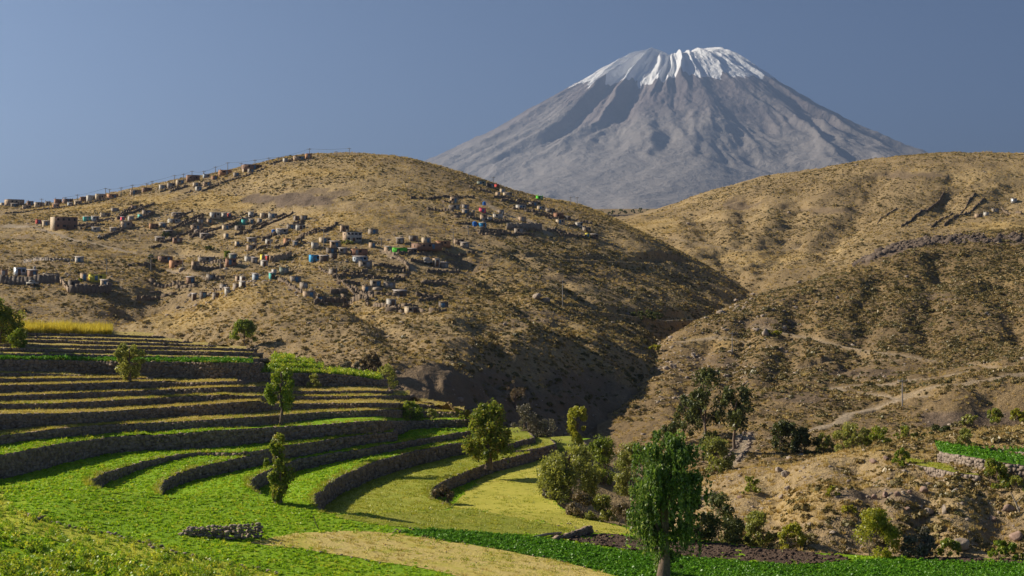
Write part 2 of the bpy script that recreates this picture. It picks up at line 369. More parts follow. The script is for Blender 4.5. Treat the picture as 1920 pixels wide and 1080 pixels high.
# base sheet to the horizon: valley bottom, then the plain that climbs to the volcano
def ground_z(X, Y):
    px = X / np.maximum(Y, 1) * F + 960
    far = 392 + 55 * sstep(980, 650, px) * 0 + 60 * (1 - sstep(500, 1000, px)) + 30 * sstep(1500, 2300, px)
    zf = (540 - far) / F * Y
    return np.where(Y < 300, -34, -34 + (zf + 34) * sstep(700, 1650, Y))
gY = np.concatenate([np.linspace(-400, 280, 18), np.geomspace(300, 42000, 90)])
gA = np.linspace(-1.25, 1.25, 121)
GA, GY = np.meshgrid(gA, gY, indexing='ij')
GX = np.tan(GA) * np.maximum(np.abs(GY), 300) ; GZ = ground_z(GX, GY) + np.where(GY > 900, fbm(GX / 300, GY / 300, 5, 3) * 0.5 - np.clip(GY - 4000, 0, 1e9) * 0.004, 0)
I = np.arange(GA.size).reshape(GA.shape)
Q = np.stack([I[:-1, :-1], I[1:, :-1], I[1:, 1:], I[:-1, 1:]], -1).reshape(-1, 4)
tag(link('ground', mesh_np('ground', np.stack([GX, GY, GZ], -1).reshape(-1, 3), Q, mat=m_hill('plain_soil', (0.30, 0.22, 0.12), (0.2, 0.145, 0.08), (0.1, 0.075, 0.045), 0.004, 13), smooth=True)), kind='structure')

# ------------------------------------------------------------------ volcano
def build_volcano():
    VY = 19000.0; VX = float(ray_xy(1266, VY))
    k = VY / F
    prof_l = np.array([(0,118),(18,108),(44,97),(60,99),(90,110),(116,121),(150,139),(186,161),(230,187),(281,217),(330,245),(366,264),(410,285),(456,306),(520,335),(600,368),(700,400),(1000,470),(1400,580)], float)
    prof_r = np.array([(0,118),(18,112),(36,102),(48,98),(80,102),(116,109),(140,122),(174,146),(234,184),(294,224),(374,268),(434,295),(500,320),(600,352),(700,384),(1000,450),(1400,570)], float)
    nth, nr = 860, 340
    th = np.pi / 2 + np.linspace(0, 2 * np.pi, nth, endpoint=False); R = np.concatenate([np.linspace(0, 150, 90), np.linspace(150, 1350, nr - 69)[1:]])
    TH, RR = np.meshgrid(th, R, indexing='ij')
    side = 0.5 + 0.5 * np.cos(TH)                       # 1 to the right, 0 to the left
    pl = np.interp(RR, prof_l[:, 0], prof_l[:, 1]); pr = np.interp(RR, prof_r[:, 0], prof_r[:, 1])
    front = np.clip(-np.sin(TH), 0, 1)
    # near side of the crater rim dips in the saddle between two summits
    pyv = pl * (1 - side) + pr * side
    pyv = pyv + 17 * np.abs(np.sin(TH)) ** 5 * np.exp(-((RR - 48) / 34) ** 2) - 4 * np.exp(-((RR * np.cos(TH) + 46) ** 2 + (RR * np.sin(TH)) ** 2) / 500)
    z = (540 - pyv) * k
    cx = np.cos(TH); sx = np.sin(TH)
    wob = 0.07 * fbm(RR / 220 + 3, TH * 1.5, 8, 3) + 0.018 * fbm(RR / 50, TH * 6, 18, 2)
    t2 = TH + wob
    def band(freq, seed, rs):                           # ribs that run down the slope and branch
        return ridged(t2 * freq, RR / rs + 2.0, seed, 2, 0.45) - 1.0
    amp = sstep(25, 150, RR) * (1 - 0.3 * sstep(430, 800, RR)) * (1 - 0.6 * sstep(800, 1300, RR))
    mod = 0.5 + 0.9 * np.clip(0.5 + 0.7 * fbm(t2 * 2.2, RR / 210, 21, 3), 0, 1.3)
    rib = 165 * band(2.9, 43, 800) + 135 * band(5.3, 63, 360) * mod + 34 * band(13, 87, 190) * mod ** 2 + 14 * band(31, 97, 90) * mod
    rib = rib + 9 * fbm(TH * 50, RR / 10, 31, 3)
    z = z + rib * amp * (0.55 + 0.45 * np.clip(front * 1.6, 0, 1))
    # lower fans and the small foothill in front
    hx = RR * cx; hy = RR * sx
    X = VX + RR * cx * k; Y = VY + RR * sx * k
    V = np.stack([X, Y, z], -1).reshape(-1, 3)
    I = np.arange(TH.size).reshape(TH.shape); J = np.roll(I, -1, 0)
    Q = np.stack([I[:, :-1], I[:, 1:], J[:, 1:], J[:, :-1]], -1).reshape(-1, 4)
    # snow: above an uneven line, reaching lower in the gullies of the near side and left flank
    pyf = 540 - z / k
    conc = -rib / 190.0
    line = 171 + 19 * np.clip(conc, -1.6, 1.3) + 9 * fbm(t2 * 16, RR / 200, 5, 3) + 3 * fbm(t2 * 60, RR / 20, 15, 2)
    line = line - 22 * sstep(0.55, 0.95, np.cos(TH)) + 4 * front
    snow = 1 - sstep(-2.5, 2.5, pyf - line)
    N = NT('volcano_rock_and_snow'); p = N.pos()
    sc = N.n('ShaderNodeVectorMath', operation='MULTIPLY'); N.l(p, sc.inputs[0]); sc.inputs[1].default_value = (1, 1, 0.35)
    c = N.ramp(N.noise(0.0011, 6, 0.6, sc.outputs[0], 0.6), [(0.32, (0.145, 0.12, 0.12)), (0.5, (0.195, 0.165, 0.16)), (0.68, (0.26, 0.225, 0.215))])
    c = N.mix(N.ramp(N.noise(0.006, 5, 0.65, sc.outputs[0]), [(0.45, (0, 0, 0)), (0.7, (0.5, 0.5, 0.5))]), c, (0.12, 0.10, 0.10))
    low = N.n('ShaderNodeAttribute', attribute_name='fan')
    c = N.mix(low.outputs['Fac'], c, (0.31, 0.285, 0.26))
    at = N.n('ShaderNodeAttribute', attribute_name='snow')
    m1 = N.n('ShaderNodeMath', operation='ADD'); N.l(at.outputs['Fac'], m1.inputs[0])
    nz = N.n('ShaderNodeMath', operation='MULTIPLY_ADD'); N.l(N.noise(0.011, 6, 0.7, sc.outputs[0]), nz.inputs[0]); nz.inputs[1].default_value = 0.9; nz.inputs[2].default_value = -0.45
    N.l(nz.outputs[0], m1.inputs[1])
    c = N.mix(N.ramp(m1.outputs[0], [(0.47, (0, 0, 0)), (0.55, (1, 1, 1))]), c, (0.86, 0.87, 0.89))
    mat = N.finish(c, 0.9, N.bump(N.noise(0.008, 6, 0.65, sc.outputs[0]), 0.8, 60.0), 0.1)
    me = mesh_np('volcano', V, Q, mat=mat, smooth=True); attr(me, 'snow', snow)
    attr(me, 'fan', 0.7 * sstep(250, 420, RR + 60 * fbm(np.cos(t2) * 6, np.sin(t2) * 6 + RR / 80, 55, 3)) * sstep(-0.2, 0.6, front + conc * 0.6))
    o = link('mountain', me); o['kind'] = 'structure'
    return o
build_volcano()
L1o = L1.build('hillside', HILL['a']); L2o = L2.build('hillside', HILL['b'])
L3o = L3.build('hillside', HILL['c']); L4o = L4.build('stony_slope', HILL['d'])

def hit(px, py, layers=None, ymin=0):
    """nearest terrain point seen in that direction"""
    best = None
    for L in (layers or (L1, L2, L3, L4)):
        h = L.hit(px, py, ymin)
        if h is not None and (best is None or h.y < best.y): best = h
    return best

# haze: one closed box of thin even air round everything
def box_mesh(name, lo, hi, mat=None):
    V = [(x, y, z) for x in (lo[0], hi[0]) for y in (lo[1], hi[1]) for z in (lo[2], hi[2])]
    Q = [(0,1,3,2),(4,6,7,5),(0,4,5,1),(2,3,7,6),(0,2,6,4),(1,5,7,3)]
    return mesh_np(name, V, Q, mat=mat)
def build_haze():
    N = NT('haze_air'); v = N.n('ShaderNodeVolumePrincipled'); v.inputs['Density'].default_value = HAZE_DENSITY
    v.inputs['Color'].default_value = (0.36, 0.51, 0.80, 1); v.inputs['Anisotropy'].default_value = 0.55
    N.l(v.outputs[0], N.out.inputs['Volume'])
    o = link('haze', box_mesh('haze', (-131000, -2000, -60), (131000, 43000, 3420), N.m)); o['kind'] = 'stuff'
build_haze()
# ------------------------------------------------------------------ terraces
def m_field(name, stops, soil, patch=0.35, fine=6.0, bump=0.12):
    if name in MATS: return MATS[name]
    N = NT(name); p = N.pos()
    f = N.noise(patch, 5, 0.6, p); g = N.noise(fine, 4, 0.7, p)
    c = N.ramp(f, stops)
    c = N.mix(N.ramp(g, [(0.45, (0, 0, 0)), (0.75, (0.8, 0.8, 0.8))]), c, soil)
    MATS[name] = N.finish(c, 0.9, N.bump(g, 0.9, bump), 0.1); return MATS[name]
FIELD = {
 'green':  m_field('alfalfa_green', [(0.3, (0.18, 0.34, 0.012)), (0.55, (0.24, 0.39, 0.014)), (0.72, (0.36, 0.43, 0.025))], (0.16, 0.25, 0.012)),
 'lush':   m_field('alfalfa_lush', [(0.3, (0.06, 0.17, 0.010)), (0.7, (0.09, 0.21, 0.012))], (0.04, 0.10, 0.008)),
 'olive':  m_field('grazed_grass', [(0.3, (0.22, 0.26, 0.03)), (0.5, (0.29, 0.31, 0.04)), (0.72, (0.36, 0.34, 0.06))], (0.19, 0.19, 0.035)),
 'yellow': m_field('mown_hay_field', [(0.3, (0.38, 0.37, 0.05)), (0.6, (0.50, 0.45, 0.08)), (0.75, (0.55, 0.46, 0.12))], (0.32, 0.29, 0.055)),
 'tan':    m_field('dry_field', [(0.3, (0.46, 0.43, 0.07)), (0.45, (0.58, 0.47, 0.13)), (0.6, (0.62, 0.48, 0.18)), (0.72, (0.48, 0.45, 0.07))], (0.40, 0.31, 0.10)),
 'plough': m_field('ploughed_soil', [(0.3, (0.105, 0.07, 0.05)), (0.7, (0.16, 0.11, 0.08))], (0.055, 0.036, 0.028), 1.2, 4.0, 0.5),
 'weed':   m_field('weedy_verge', [(0.3, (0.34, 0.40, 0.03)), (0.6, (0.46, 0.48, 0.05)), (0.75, (0.52, 0.48, 0.09))], (0.26, 0.28, 0.03)),
 'gold':   m_field('straw_terrace', [(0.3, (0.34, 0.27, 0.08)), (0.6, (0.47, 0.37, 0.12))], (0.22, 0.16, 0.06)),
 'earth':  m_simple('terrace_earth', (0.13, 0.095, 0.065), (0.22, 0.165, 0.115), 1.2, 0.95, 0.6, 0.1, world=True),
}
STONE = m_simple('wall_stone', (0.14, 0.10, 0.07), (0.36, 0.27, 0.195), 2.2, 0.9, 0.5, 0.04, world=True)
STONE_LIT = m_simple('dry_stone', (0.16, 0.125, 0.1), (0.34, 0.27, 0.21), 2.0, 0.9, 0.5, 0.04, world=True)

# lower levels: flat steps that merge, at their near ends, into one sloping ramp
LV = [('P1', [(-10, -18.0), (0, -18.0)]), ('P2', [(-15, -17.4), (-5, -16.95)]), ('P3', [(-20, -16.4), (-13.4, -15.8), (-8, -15.7)]), ('P4', [(-28, -15.75), (-21.5, -15.35), (-13.5, -15.05)]),
      ('P4b', [(-28, -14.95), (-22, -14.9)]), ('P5', [(-30, -14.1), (-10, -14.1)])]
ZL = {k: (np.array([a for a, _ in v], float), np.array([b for _, b in v], float)) for k, v in LV}
CX = np.array([-29.2, -25.0, -18.9, -13.4, -4.8, 5.0]); CYv = np.array([100.2, 101.6, 106.6, 101.0, 110.4, 112.0])
RX = np.array([-90, -29.2, -25.0, -18.9, -13.4, -4.8, 5, 12, 22, 70]); RZ = np.array([-13.4, -14.1, -14.9, -15.55, -16.1, -17.05, -18.1, -18.7, -19.1, -19.4])
def ramp_z(X): return np.interp(X, RX, RZ)
def curl_s(X, Y): return 1 - sstep(0.2, 3.2, Y - np.interp(X, CX, CYv))
def level_z(k):
    def f(X, Y):
        X = np.asarray(X, float); Y = np.asarray(Y, float); s = curl_s(X, Y)
        zk = np.interp(Y, [108, 121], [-14.95, -14.4]) if k == 'P4b' else np.interp(X, *ZL[k])
        z = zk * (1 - s) + ramp_z(X) * s
        if k == 'P1': z = np.where(X > 5, np.minimum(z, ramp_z(X)), z)
        i = [a for a, _ in LV].index(k)
        return z + 0.006 * i + 0.05 * fbm(X / 6, Y / 6, 12, 2) 
    return f
def unproj(px, py, zf, it=12):
    px = np.asarray(px, float); py = np.asarray(py, float); z = np.full(px.shape, -16.0)
    for _ in range(it):
        Y = -z * F / (py - 540); X = ray_xy(px, Y); z = 0.5 * z + 0.5 * zf(X, Y)
    return X, Y, zf(X, Y)
def resample(pts, step):
    P = np.array(pts, float); d = np.hypot(*np.diff(P[:, :2], axis=0).T); s = np.concatenate([[0], np.cumsum(d)])
    n = max(2, int(s[-1] / step)); t = np.linspace(0, s[-1], n)
    # Catmull-like smoothing by fine interpolation then moving average
    Q = np.stack([np.interp(t, s, P[:, i]) for i in range(P.shape[1])], -1)
    if n > 8:
        k = 2; Qp = np.pad(Q, ((k, k), (0, 0)), 'edge'); S = sum(Qp[i:i + n] for i in range(2 * k + 1)) / (2 * k + 1)
        S[0] = Q[0]; S[-1] = Q[-1]; Q = S
    return Q
def cdt_mesh(name, poly, zf, step, mat):
    """triangulated sheet over a world outline with heights zf"""
    P = np.array(poly, float); lo = P.min(0); hi = P.max(0)
    gx = np.arange(lo[0], hi[0], step); gy = np.arange(lo[1], hi[1], step * 1.2)
    G = np.stack(np.meshgrid(gx, gy), -1).reshape(-1, 2) + RNG.uniform(-.25, .25, (len(gx) * len(gy), 2)) * step
    G = G[inside(G, P)]
    n = len(P); vs = [Vector((float(a), float(b))) for a, b in np.concatenate([P, G])]
    ed = [(i, (i + 1) % n) for i in range(n)]
    vo, eo, fo, _, _, _ = geometry.delaunay_2d_cdt(vs, ed, [], 1, 1e-4)
    A = np.array([(v.x, v.y) for v in vo]); z = zf(A[:, 0], A[:, 1])
    return mesh_np(name, np.column_stack([A, z]), Ft=np.array(fo), mat=mat, smooth=True)
def inside(Q, P):
    x, y = Q[:, 0], Q[:, 1]; c = np.zeros(len(Q), bool); n = len(P); j = n - 1
    for i in range(n):
        xi, yi = P[i]; xj, yj = P[j]
        if yi != yj:
            m = ((yi > y) != (yj > y)) & (x < (xj - xi) * (y - yi) / (yj - yi) + xi); c ^= m
        j = i
    return c

SVB = np.array([(-1,-1,-1),(1,-1,-1),(1,1,-1),(-1,1,-1),(-1,-1,1),(1,-1,1),(1,1,1),(-1,1,1)], float) * 0.5
SQB = np.array([(0,3,2,1),(4,5,6,7),(0,1,5,4),(1,2,6,5),(2,3,7,6),(3,0,4,7)])
def stones_mesh(name, items, mat):
    """many rough blocks: items = (x, y, z, sx, sy, sz, yaw)"""
    A = np.array(items, float); n = len(A)
    V = SVB[None] * A[:, None, 3:6] * (1 + RNG.uniform(-0.28, 0.28, (n, 8, 3)))
    V[:, 4:, :2] *= RNG.uniform(0.72, 1.0, (n, 1, 1))
    c = np.cos(A[:, 6])[:, None]; s = np.sin(A[:, 6])[:, None]
    X = V[..., 0] * c - V[..., 1] * s + A[:, 0:1]; Y = V[..., 0] * s + V[..., 1] * c + A[:, 1:2]; Z = V[..., 2] + A[:, 2:3]
    Q = (SQB[None] + (np.arange(n) * 8)[:, None, None]).reshape(-1, 4)
    return mesh_np(name, np.stack([X, Y, Z], -1).reshape(-1, 3), Q, mat=mat)
EDGES = {}      # name -> top edge polyline (x, y, z) and its base heights
def stone_wall(label, top, base, sh=0.27, group='stone walls that hold the terraces', mat=None, cat='stone wall', depth=0.5):
    """retaining wall: an earth-backed core with a face of rough field stones"""
    T = np.asarray(top, float); B = np.asarray(base, float)
    n = len(T); d = np.gradient(T[:, :2], axis=0); d /= np.maximum(np.hypot(d[:, 0], d[:, 1]), 1e-6)[:, None]
    nrm = np.stack([d[:, 1], -d[:, 0]], -1)                       # outward normal for a left-to-right run seen from the front
    if (nrm * -T[:, :2]).sum() < 0: nrm = -nrm
    s = np.concatenate([[0], np.cumsum(np.hypot(*np.diff(T[:, :2], axis=0).T))])
    root = tag(link('terrace_wall', None), label, cat, group, 'thing')
    Vt = np.column_stack([T[:, :2] + nrm * 0.03, T[:, 2] - 0.03]); Vb = np.column_stack([T[:, :2] + nrm * 0.10, np.minimum(B, T[:, 2] - 0.02) - 0.35])
    I = np.arange(n - 1); Q = np.stack([I, I + n, I + n + 1, I + 1], -1)
    link('core', mesh_np('core', np.concatenate([Vt, Vb]), Q, mat=FIELD['earth']), root)
    items = []; L = s[-1]
    h = np.maximum(T[:, 2] - B, 0); hm = h.max()
    rows = int(hm / (sh * 0.8)) + 1
    for r in range(rows):
        p = random.uniform(0, 0.3)
        while p < L:
            wd = random.uniform(0.22, 0.55); q = p + wd * 0.5
            hh = np.interp(q, s, h); zt = np.interp(q, s, T[:, 2])
            zz = zt - 0.6 * sh - r * sh * 0.8 + random.uniform(-0.06, 0.06)
            if zz > zt - hh - 0.12 and hh > 0.08:
                x = np.interp(q, s, T[:, 0]); y = np.interp(q, s, T[:, 1]); i = min(int(np.searchsorted(s, q)), n - 1)
                o = random.uniform(0.0, 0.12) + 0.06 * r * sh
                items.append((x + nrm[i, 0] * o, y + nrm[i, 1] * o, zz, wd * 1.02, random.uniform(.25, .42), sh * random.uniform(0.75, 1.2), math.atan2(d[i, 1], d[i, 0]) + random.uniform(-.15, .15)))
            p += wd * 0.97
    if items:
        o = link('stones', stones_mesh('stones', items, mat or STONE), root); o['kind'] = 'stuff'
    return root

LOW = {  # top edges of the lower walls, right end first, round to where each runs out
 'P2': [(1000,846),(960,856),(915,868),(870,884),(840,897),(815,910),(803,922),(806,934),(822,943),(845,950)],
 'P3': [(893,827),(865,829),(835,833),(790,842),(735,856),(700,865),(650,886),(615,905),(592,925),(584,940),(590,952),(606,964)],
 'P4': [(895,806),(870,809),(830,816),(790,822),(750,829),(700,838),(650,846),(600,853),(555,861),(520,874),(485,888),(466,900),(464,911),(472,920),(490,928)],
 'P4b':[(510,846),(467,855),(440,860),(417,865),(380,873),(350,881),(320,892),(302,903),(294,915),(296,924),(304,932)],
 'P5': [(737,809),(700,813),(650,819),(600,826),(560,831),(510,839),(480,845),(467,848),(430,849),(400,848),(383,846),(350,850),(300,858),(260,867),(220,878),(185,890),(166,900),(163,908),(172,915),(190,919)]}
NAMES = {'P2': 'low dry stone wall below the lone leafy tree, beside the yellow field', 'P3': 'long curved stone wall around the olive-green grazed terrace',
 'P4': 'curved stone wall behind the slim tree, edging bright green crop', 'P4b': 'short curved stone wall in the middle of the green amphitheatre, forked at its far end', 'P5': 'curved stone wall farthest to the left around the green amphitheatre floor'}
FIELD_OF = {'P1': 'green', 'P2': 'olive', 'P3': 'green', 'P4': 'green', 'P4b': 'green', 'P5': 'green'}
LEVEL_POLY = {}
prev = 'P1'
for k in ('P2', 'P3', 'P4', 'P4b', 'P5'):
    zf = level_z(k); e = np.array(LOW[k], float)
    X, Y, Z = unproj(e[:, 0], e[:, 1], zf)
    E = resample(np.column_stack([X, Y, Z]), 0.7)
    E[:, :2] += 0.10 * np.stack([fbm(E[:, 0], E[:, 1], 3, 2), fbm(E[:, 0], E[:, 1], 9, 2)], -1)
    E[:, 2] = zf(E[:, 0], E[:, 1])
    end = E[-1]; lx = np.arange(end[0] - 1, -85, -3.0); ly = np.interp(lx, CX, CYv) - 1.2
    ly = np.where(lx > end[0] - 3, np.minimum(ly, end[1]), ly)
    x0, y0 = E[0, :2]
    poly = list(map(tuple, E[:, :2])) + list(zip(lx, ly)) + [(-85, 178), (-30, 178), (x0 - 8, y0 + 16), (x0 - 0.4, y0 + 6)]
    LEVEL_POLY[k] = (poly, zf, E)
    me = cdt_mesh('terrace_' + k, poly, zf, 1.3, FIELD[FIELD_OF[k]])
    tag(link('terrace_field', me), kind='structure')
    zb = level_z(prev)(E[:, 0], E[:, 1])
    if k == 'P5':
        bx = E[:, 0]; zb = np.where(bx > float(ray_xy(467, 127)), level_z('P4')(E[:, 0], E[:, 1]), zb)
    R0 = np.array([(x0 - 0.4, y0 + 6, E[0, 2]), (x0 - .1, y0 + 3, E[0, 2])])
    top = np.concatenate([R0, E]); base = np.concatenate([[zb[0] - 1.0, zb[0] - .5], zb])
    stone_wall(NAMES[k], top, base)
    EDGES[k] = E; prev = k

# P1: the lowest hay field and all the sloping near ground
z1 = level_z('P1')
bd = np.array([(1108,822),(1060,832),(1030,862),(1022,890),(1028,920),(1050,952),(1075,966),(1120,976),(1180,988),(1240,1000),(1300,1012),(1400,1024),(1520,1036),(1700,1045),(1900,1048),(2150,1048)], float)
X, Y, Z = unproj(bd[:, 0], bd[:, 1], z1); BD = resample(np.column_stack([X, Y, Z]), 1.0)
poly1 = list(map(tuple, BD[:, :2])) + [(46, 95), (40, 60), (-45, 55), (-85, 75), (-85, 150), (-20, 160), (-2, 168)]
near = cdt_mesh('near_fields', poly1, z1, 1.2, FIELD['green']); tag(link('field', near), kind='structure')
# earth bank that falls from the field edge to the stream
nb = len(BD); d = np.gradient(BD[:, :2], axis=0); d /= np.hypot(d[:, 0], d[:, 1])[:, None]; nrm = np.stack([-d[:, 1], d[:, 0]], -1)
rows = []
for t, dz in ((0, 0.0), (0.5, -0.4), (1.6, -1.1), (3.5, -2.0), (7, -3.2), (24, -8)):
    q = BD[:, :2] + nrm * t; rows.append(np.column_stack([q, BD[:, 2] + dz + 0.3 * (t > 0) * fbm(q[:, 0] / 2, q[:, 1] / 2, 44, 3)]))
I = np.arange(nb * 6).reshape(6, nb); Q = np.stack([I[:-1, :-1], I[:-1, 1:], I[1:, 1:], I[1:, :-1]], -1).reshape(-1, 4)
tag(link('earth_bank', mesh_np('earth_bank', np.concatenate(rows), Q, mat=HILL['d'], smooth=True)), kind='structure')

# differently cropped plots on the near ground, each a thin sheet of growth over the soil
PLOTS = [
 ('hay_field', 'yellow', 0.03, [(846,949),(905,893),(938,880),(1000,862),(1026,866),(1020,890),(1026,921),(1048,954),(1075,968),(1120,978),(1185,991),(1196,1004),(1110,1000),(1040,985),(960,970),(890,957)]),
 ('grazed_field', 'olive', 0.03, [(612,966),(660,968),(740,962),(800,953),(846,949),(890,957),(960,970),(1040,985),(1108,998),(1060,1001),(1005,1004),(905,1000),(820,994),(740,988),(665,978)]),
 ('weedy_verge', 'weed', 0.03, [(-60,955),(40,966),(110,985),(200,1003),(300,1024),(400,1050),(500,1075),(560,1092),(380,1092),(240,1050),(140,1020),(50,1004),(-60,992)]),
 ('dry_field', 'tan', 0.03, [(470,1018),(540,1003),(620,995),(700,998),(755,1003),(860,1018),(960,1035),(1060,1055),(1150,1078),(1200,1096),(900,1096),(860,1078),(740,1058),(620,1038),(540,1026)]),
 ('alfalfa_field', 'lush', 0.03, [(748,998),(800,992),(860,996),(940,1003),(1020,1008),(1110,1026),(1200,1036),(1300,1047),(1420,1058),(1500,1062),(1620,1050),(1750,1052),(1930,1056),(2100,1060),(2100,1100),(1220,1100),(1155,1078),(1060,1055),(960,1035),(860,1018)]),
 ('ploughed_field', 'plough', 0.05, [(1030,1006),(1070,1002),(1110,1000),(1180,1007),(1240,1010),(1330,1018),(1430,1028),(1540,1040),(1620,1047),(1500,1060),(1420,1056),(1300,1045),(1200,1034),(1110,1023)]),
 ('ploughed_field', 'plough', 0.05, [(1700,1046),(1800,1047),(1960,1050),(1960,1058),(1800,1056),(1720,1053)]),
]
PLOT_POLY = []
for nm, kind, dz, pp in PLOTS:
    P = np.array(pp, float); X, Y, Z = unproj(P[:, 0], P[:, 1], z1)
    R = resample(np.vstack([np.column_stack([X, Y]), [[X[0], Y[0]]]]), 0.9)[:-1]
    R = R + 0.18 * np.stack([fbm(R[:, 0], R[:, 1], 5, 2), fbm(R[:, 0], R[:, 1], 6, 2)], -1)
    if kind == 'plough': zf = lambda A, B, dz=dz: z1(A, B) + dz + 0.10 * fbm(A * 1.6, B * 1.6, 71, 2)
    else: zf = lambda A, B, dz=dz: z1(A, B) + dz
    me = cdt_mesh(nm, list(map(tuple, R)), zf, 0.5 if kind == 'plough' else 1.2, FIELD[kind]); tag(link(nm, me), kind='structure')
    PLOT_POLY.append((kind, R, zf))

# ---- upper terraces: rows (bearing, top of wall, foot of wall); each tread runs back from its wall to the foot of the next
UP = [
 ('A','green', [(-120,880,925),(0,853,897),(100,833,873),(200,820,850),(272,813,845),(280,817,844),(400,807,838),(500,801,829),(600,796,819),(700,788,812),(760,789,806),(800,788,803),(893,785,801)], 'tall dark wall under ragged grass, lowest of the long straight walls'),
 ('B','gold', [(-120,825,842),(0,817,830),(100,804,822),(200,796,813),(300,792,808),(400,786,802),(500,780,797),(600,772,784),(700,769,782),(760,768,782),(800,770,782),(872,773,783)], 'long stone terrace wall, second above the green amphitheatre floor'),
 ('C','gold', [(-120,782,815),(0,776,806),(100,775,798),(200,771,793),(300,764,783),(400,757,779),(485,751,775),(495,757,770),(600,756,767),(700,755,766),(790,757,766),(850,767,772)], 'tall dark stone wall with a step halfway, third above the green floor'),
 ('D','gold', [(-120,760,772),(0,757,767),(100,756,767),(200,751,764),(300,745,758),(400,741,752),(425,739,751),(440,742,750),(500,742,750),(600,743,750),(700,742,748),(770,741,746)], 'brown stone wall, fourth above the green floor, with dry brush at its foot'),
 ('E','gold', [(-120,745,756),(0,742,752),(100,738,750),(200,734,745),(300,731,742),(400,726,738),(500,724,735),(520,733,741),(600,733,740),(700,732,738),(728,733,738)], 'brown stone terrace wall, fifth above the green floor'),
 ('F','gold', [(-120,724,738),(0,722,737),(100,720,735),(200,717,732),(300,714,728),(325,714,727),(335,717,726),(400,716,725),(445,714,722)], 'brown stone terrace wall just below the small gnarled tree'),
 ('G','gold', [(-120,711,720),(0,710,719),(100,709,717),(200,708,715),(278,708,714)], 'low stone terrace wall at the gnarled tree, ending behind it'),
 ('H','gold', [(-120,699,707),(0,699,707),(80,700,707),(150,703,707)], 'shortest low stone wall, under the tall grass-hung wall'),
 ('I','green', [(-120,676,698),(0,674,697),(100,674,697),(200,677,703),(300,678,709),(400,679,711),(475,680,708)], 'tall wall overhung with green grass in the upper terraces'),
 ('Q1','green', [(478,698,712),(540,698,713),(600,700,714),(650,702,716),(690,709,720),(715,712,721)], 'dark wall under the green crop plots at the end of the terraces'),
 ('Q2','green', [(500,689,697),(560,689,696),(606,691,697)], 'low wall between the green crop plots, lower of three'),
 ('Q3','green', [(505,681,687),(560,681,687),(590,683,688)], 'low wall between the green crop plots, middle of three'),
 ('Q4','green', [(508,673,679),(556,674,680)], 'low wall between the green crop plots, topmost of three'),
 ('J','gold', [(-120,661,671),(0,662,672),(100,663,672),(200,665,674),(300,668,674),(400,669,674),(488,672,676)], 'low wall right above the wall overhung with green grass'),
 ('K','gold', [(-120,650,657),(0,652,659),(100,654,662),(200,656,663),(300,657,665),(400,659,667),(474,661,668)], 'straw-topped wall, second above the wall overhung with green grass'),
 ('L','gold', [(-120,644,650),(0,646,651),(100,647,652),(200,648,655),(300,650,656),(400,652,657),(462,654,658)], 'straw-topped wall, third above the wall overhung with green grass'),
 ('M','gold', [(-120,634,640),(0,636,642),(100,637,643),(200,641,647),(300,643,648),(392,647,651)], 'straw-topped wall, third below the ripe wheat'),
 ('N','gold', [(-120,629,634),(0,631,635),(100,632,636),(200,634,639),(300,637,642),(342,640,645)], 'straw-topped wall, second below the ripe wheat'),
 ('O','gold', [(-120,622,628),(0,624,630),(100,624.5,630),(200,627,632),(290,630,634)], 'topmost terrace wall, at the foot of the ripe wheat'),
]
cols = np.arange(-120, 900, 6.0); NCc = len(cols)
lastY = np.full(NCc, np.nan); lastZ = np.where(cols < 740, -14.05, -15.0)
def smooth1(a, k=4):
    p = np.pad(a, k, 'edge'); return sum(p[i:i + len(a)] for i in range(2 * k + 1)) / (2 * k + 1)
UPD = []
for nm, fk, tab, lab in UP:
    T = np.array(tab, float); m = (cols >= T[0, 0] - 0.1) & (cols <= T[-1, 0] + 0.1); x = cols[m]
    top = np.interp(x, T[:, 0], T[:, 1]); bot = np.interp(x, T[:, 0], T[:, 2])
    Yf = -lastZ[m] * F / (bot - 540)
    Yk = np.where(np.isnan(lastY[m]), Yf, np.clip(Yf, lastY[m] + 1.9, lastY[m] + 6.5))
    Yk = smooth1(Yk); Zk = pz(top, Yk)
    UPD.append(dict(nm=nm, fk=fk, lab=lab, x=x, Y=Yk, Z=Zk, base=lastZ[m].copy(), m=m))
    lastY[m] = Yk; lastZ[m] = Zk
TREADS = {}
for i, D in enumerate(UPD):
    x, Y, Z = D['x'], D['Y'], D['Z']
    back = np.full(NCc, np.nan)
    for E in UPD[i + 1:]:
        b = np.full(NCc, np.nan); b[E['m']] = E['Y']; back = np.where(np.isnan(back), b, back)
    bk = back[D['m']]; bk = np.where(np.isnan(bk), Y + 7, bk + 0.6)
    if D['nm'] == 'O': bk = Y + 12
    rows = []; nr = 5
    for t in np.linspace(0, 1, nr):
        yy = Y + (bk - Y) * t; xx = ray_xy(x, yy); rows.append(np.column_stack([xx, yy, Z + 0.05 * fbm(xx, yy, 7, 2) * (t > 0)]))
    n = len(x); I = np.arange(n * nr).reshape(nr, n); Q = np.stack([I[:-1, :-1], I[:-1, 1:], I[1:, 1:], I[1:, :-1]], -1).reshape(-1, 4)
    tag(link('terrace_field', mesh_np('terrace_field', np.concatenate(rows), Q, mat=FIELD[D['fk']], smooth=True)), kind='structure')
    TREADS[D['nm']] = (x, Y, bk, Z)
    E = np.column_stack([ray_xy(x, Y), Y, Z]); R = resample(np.column_stack([E, D['base']]), 0.6)
    end = R[-1]; tail = np.array([(end[0] + 0.1, end[1] + t, end[2] - 0.05 * t, end[3] - 0.5) for t in (1.5, 3.0, 4.5)])
    R = np.vstack([R, tail])
    stone_wall(D['lab'], R[:, :3], R[:, 3])
    EDGES[D['nm']] = E
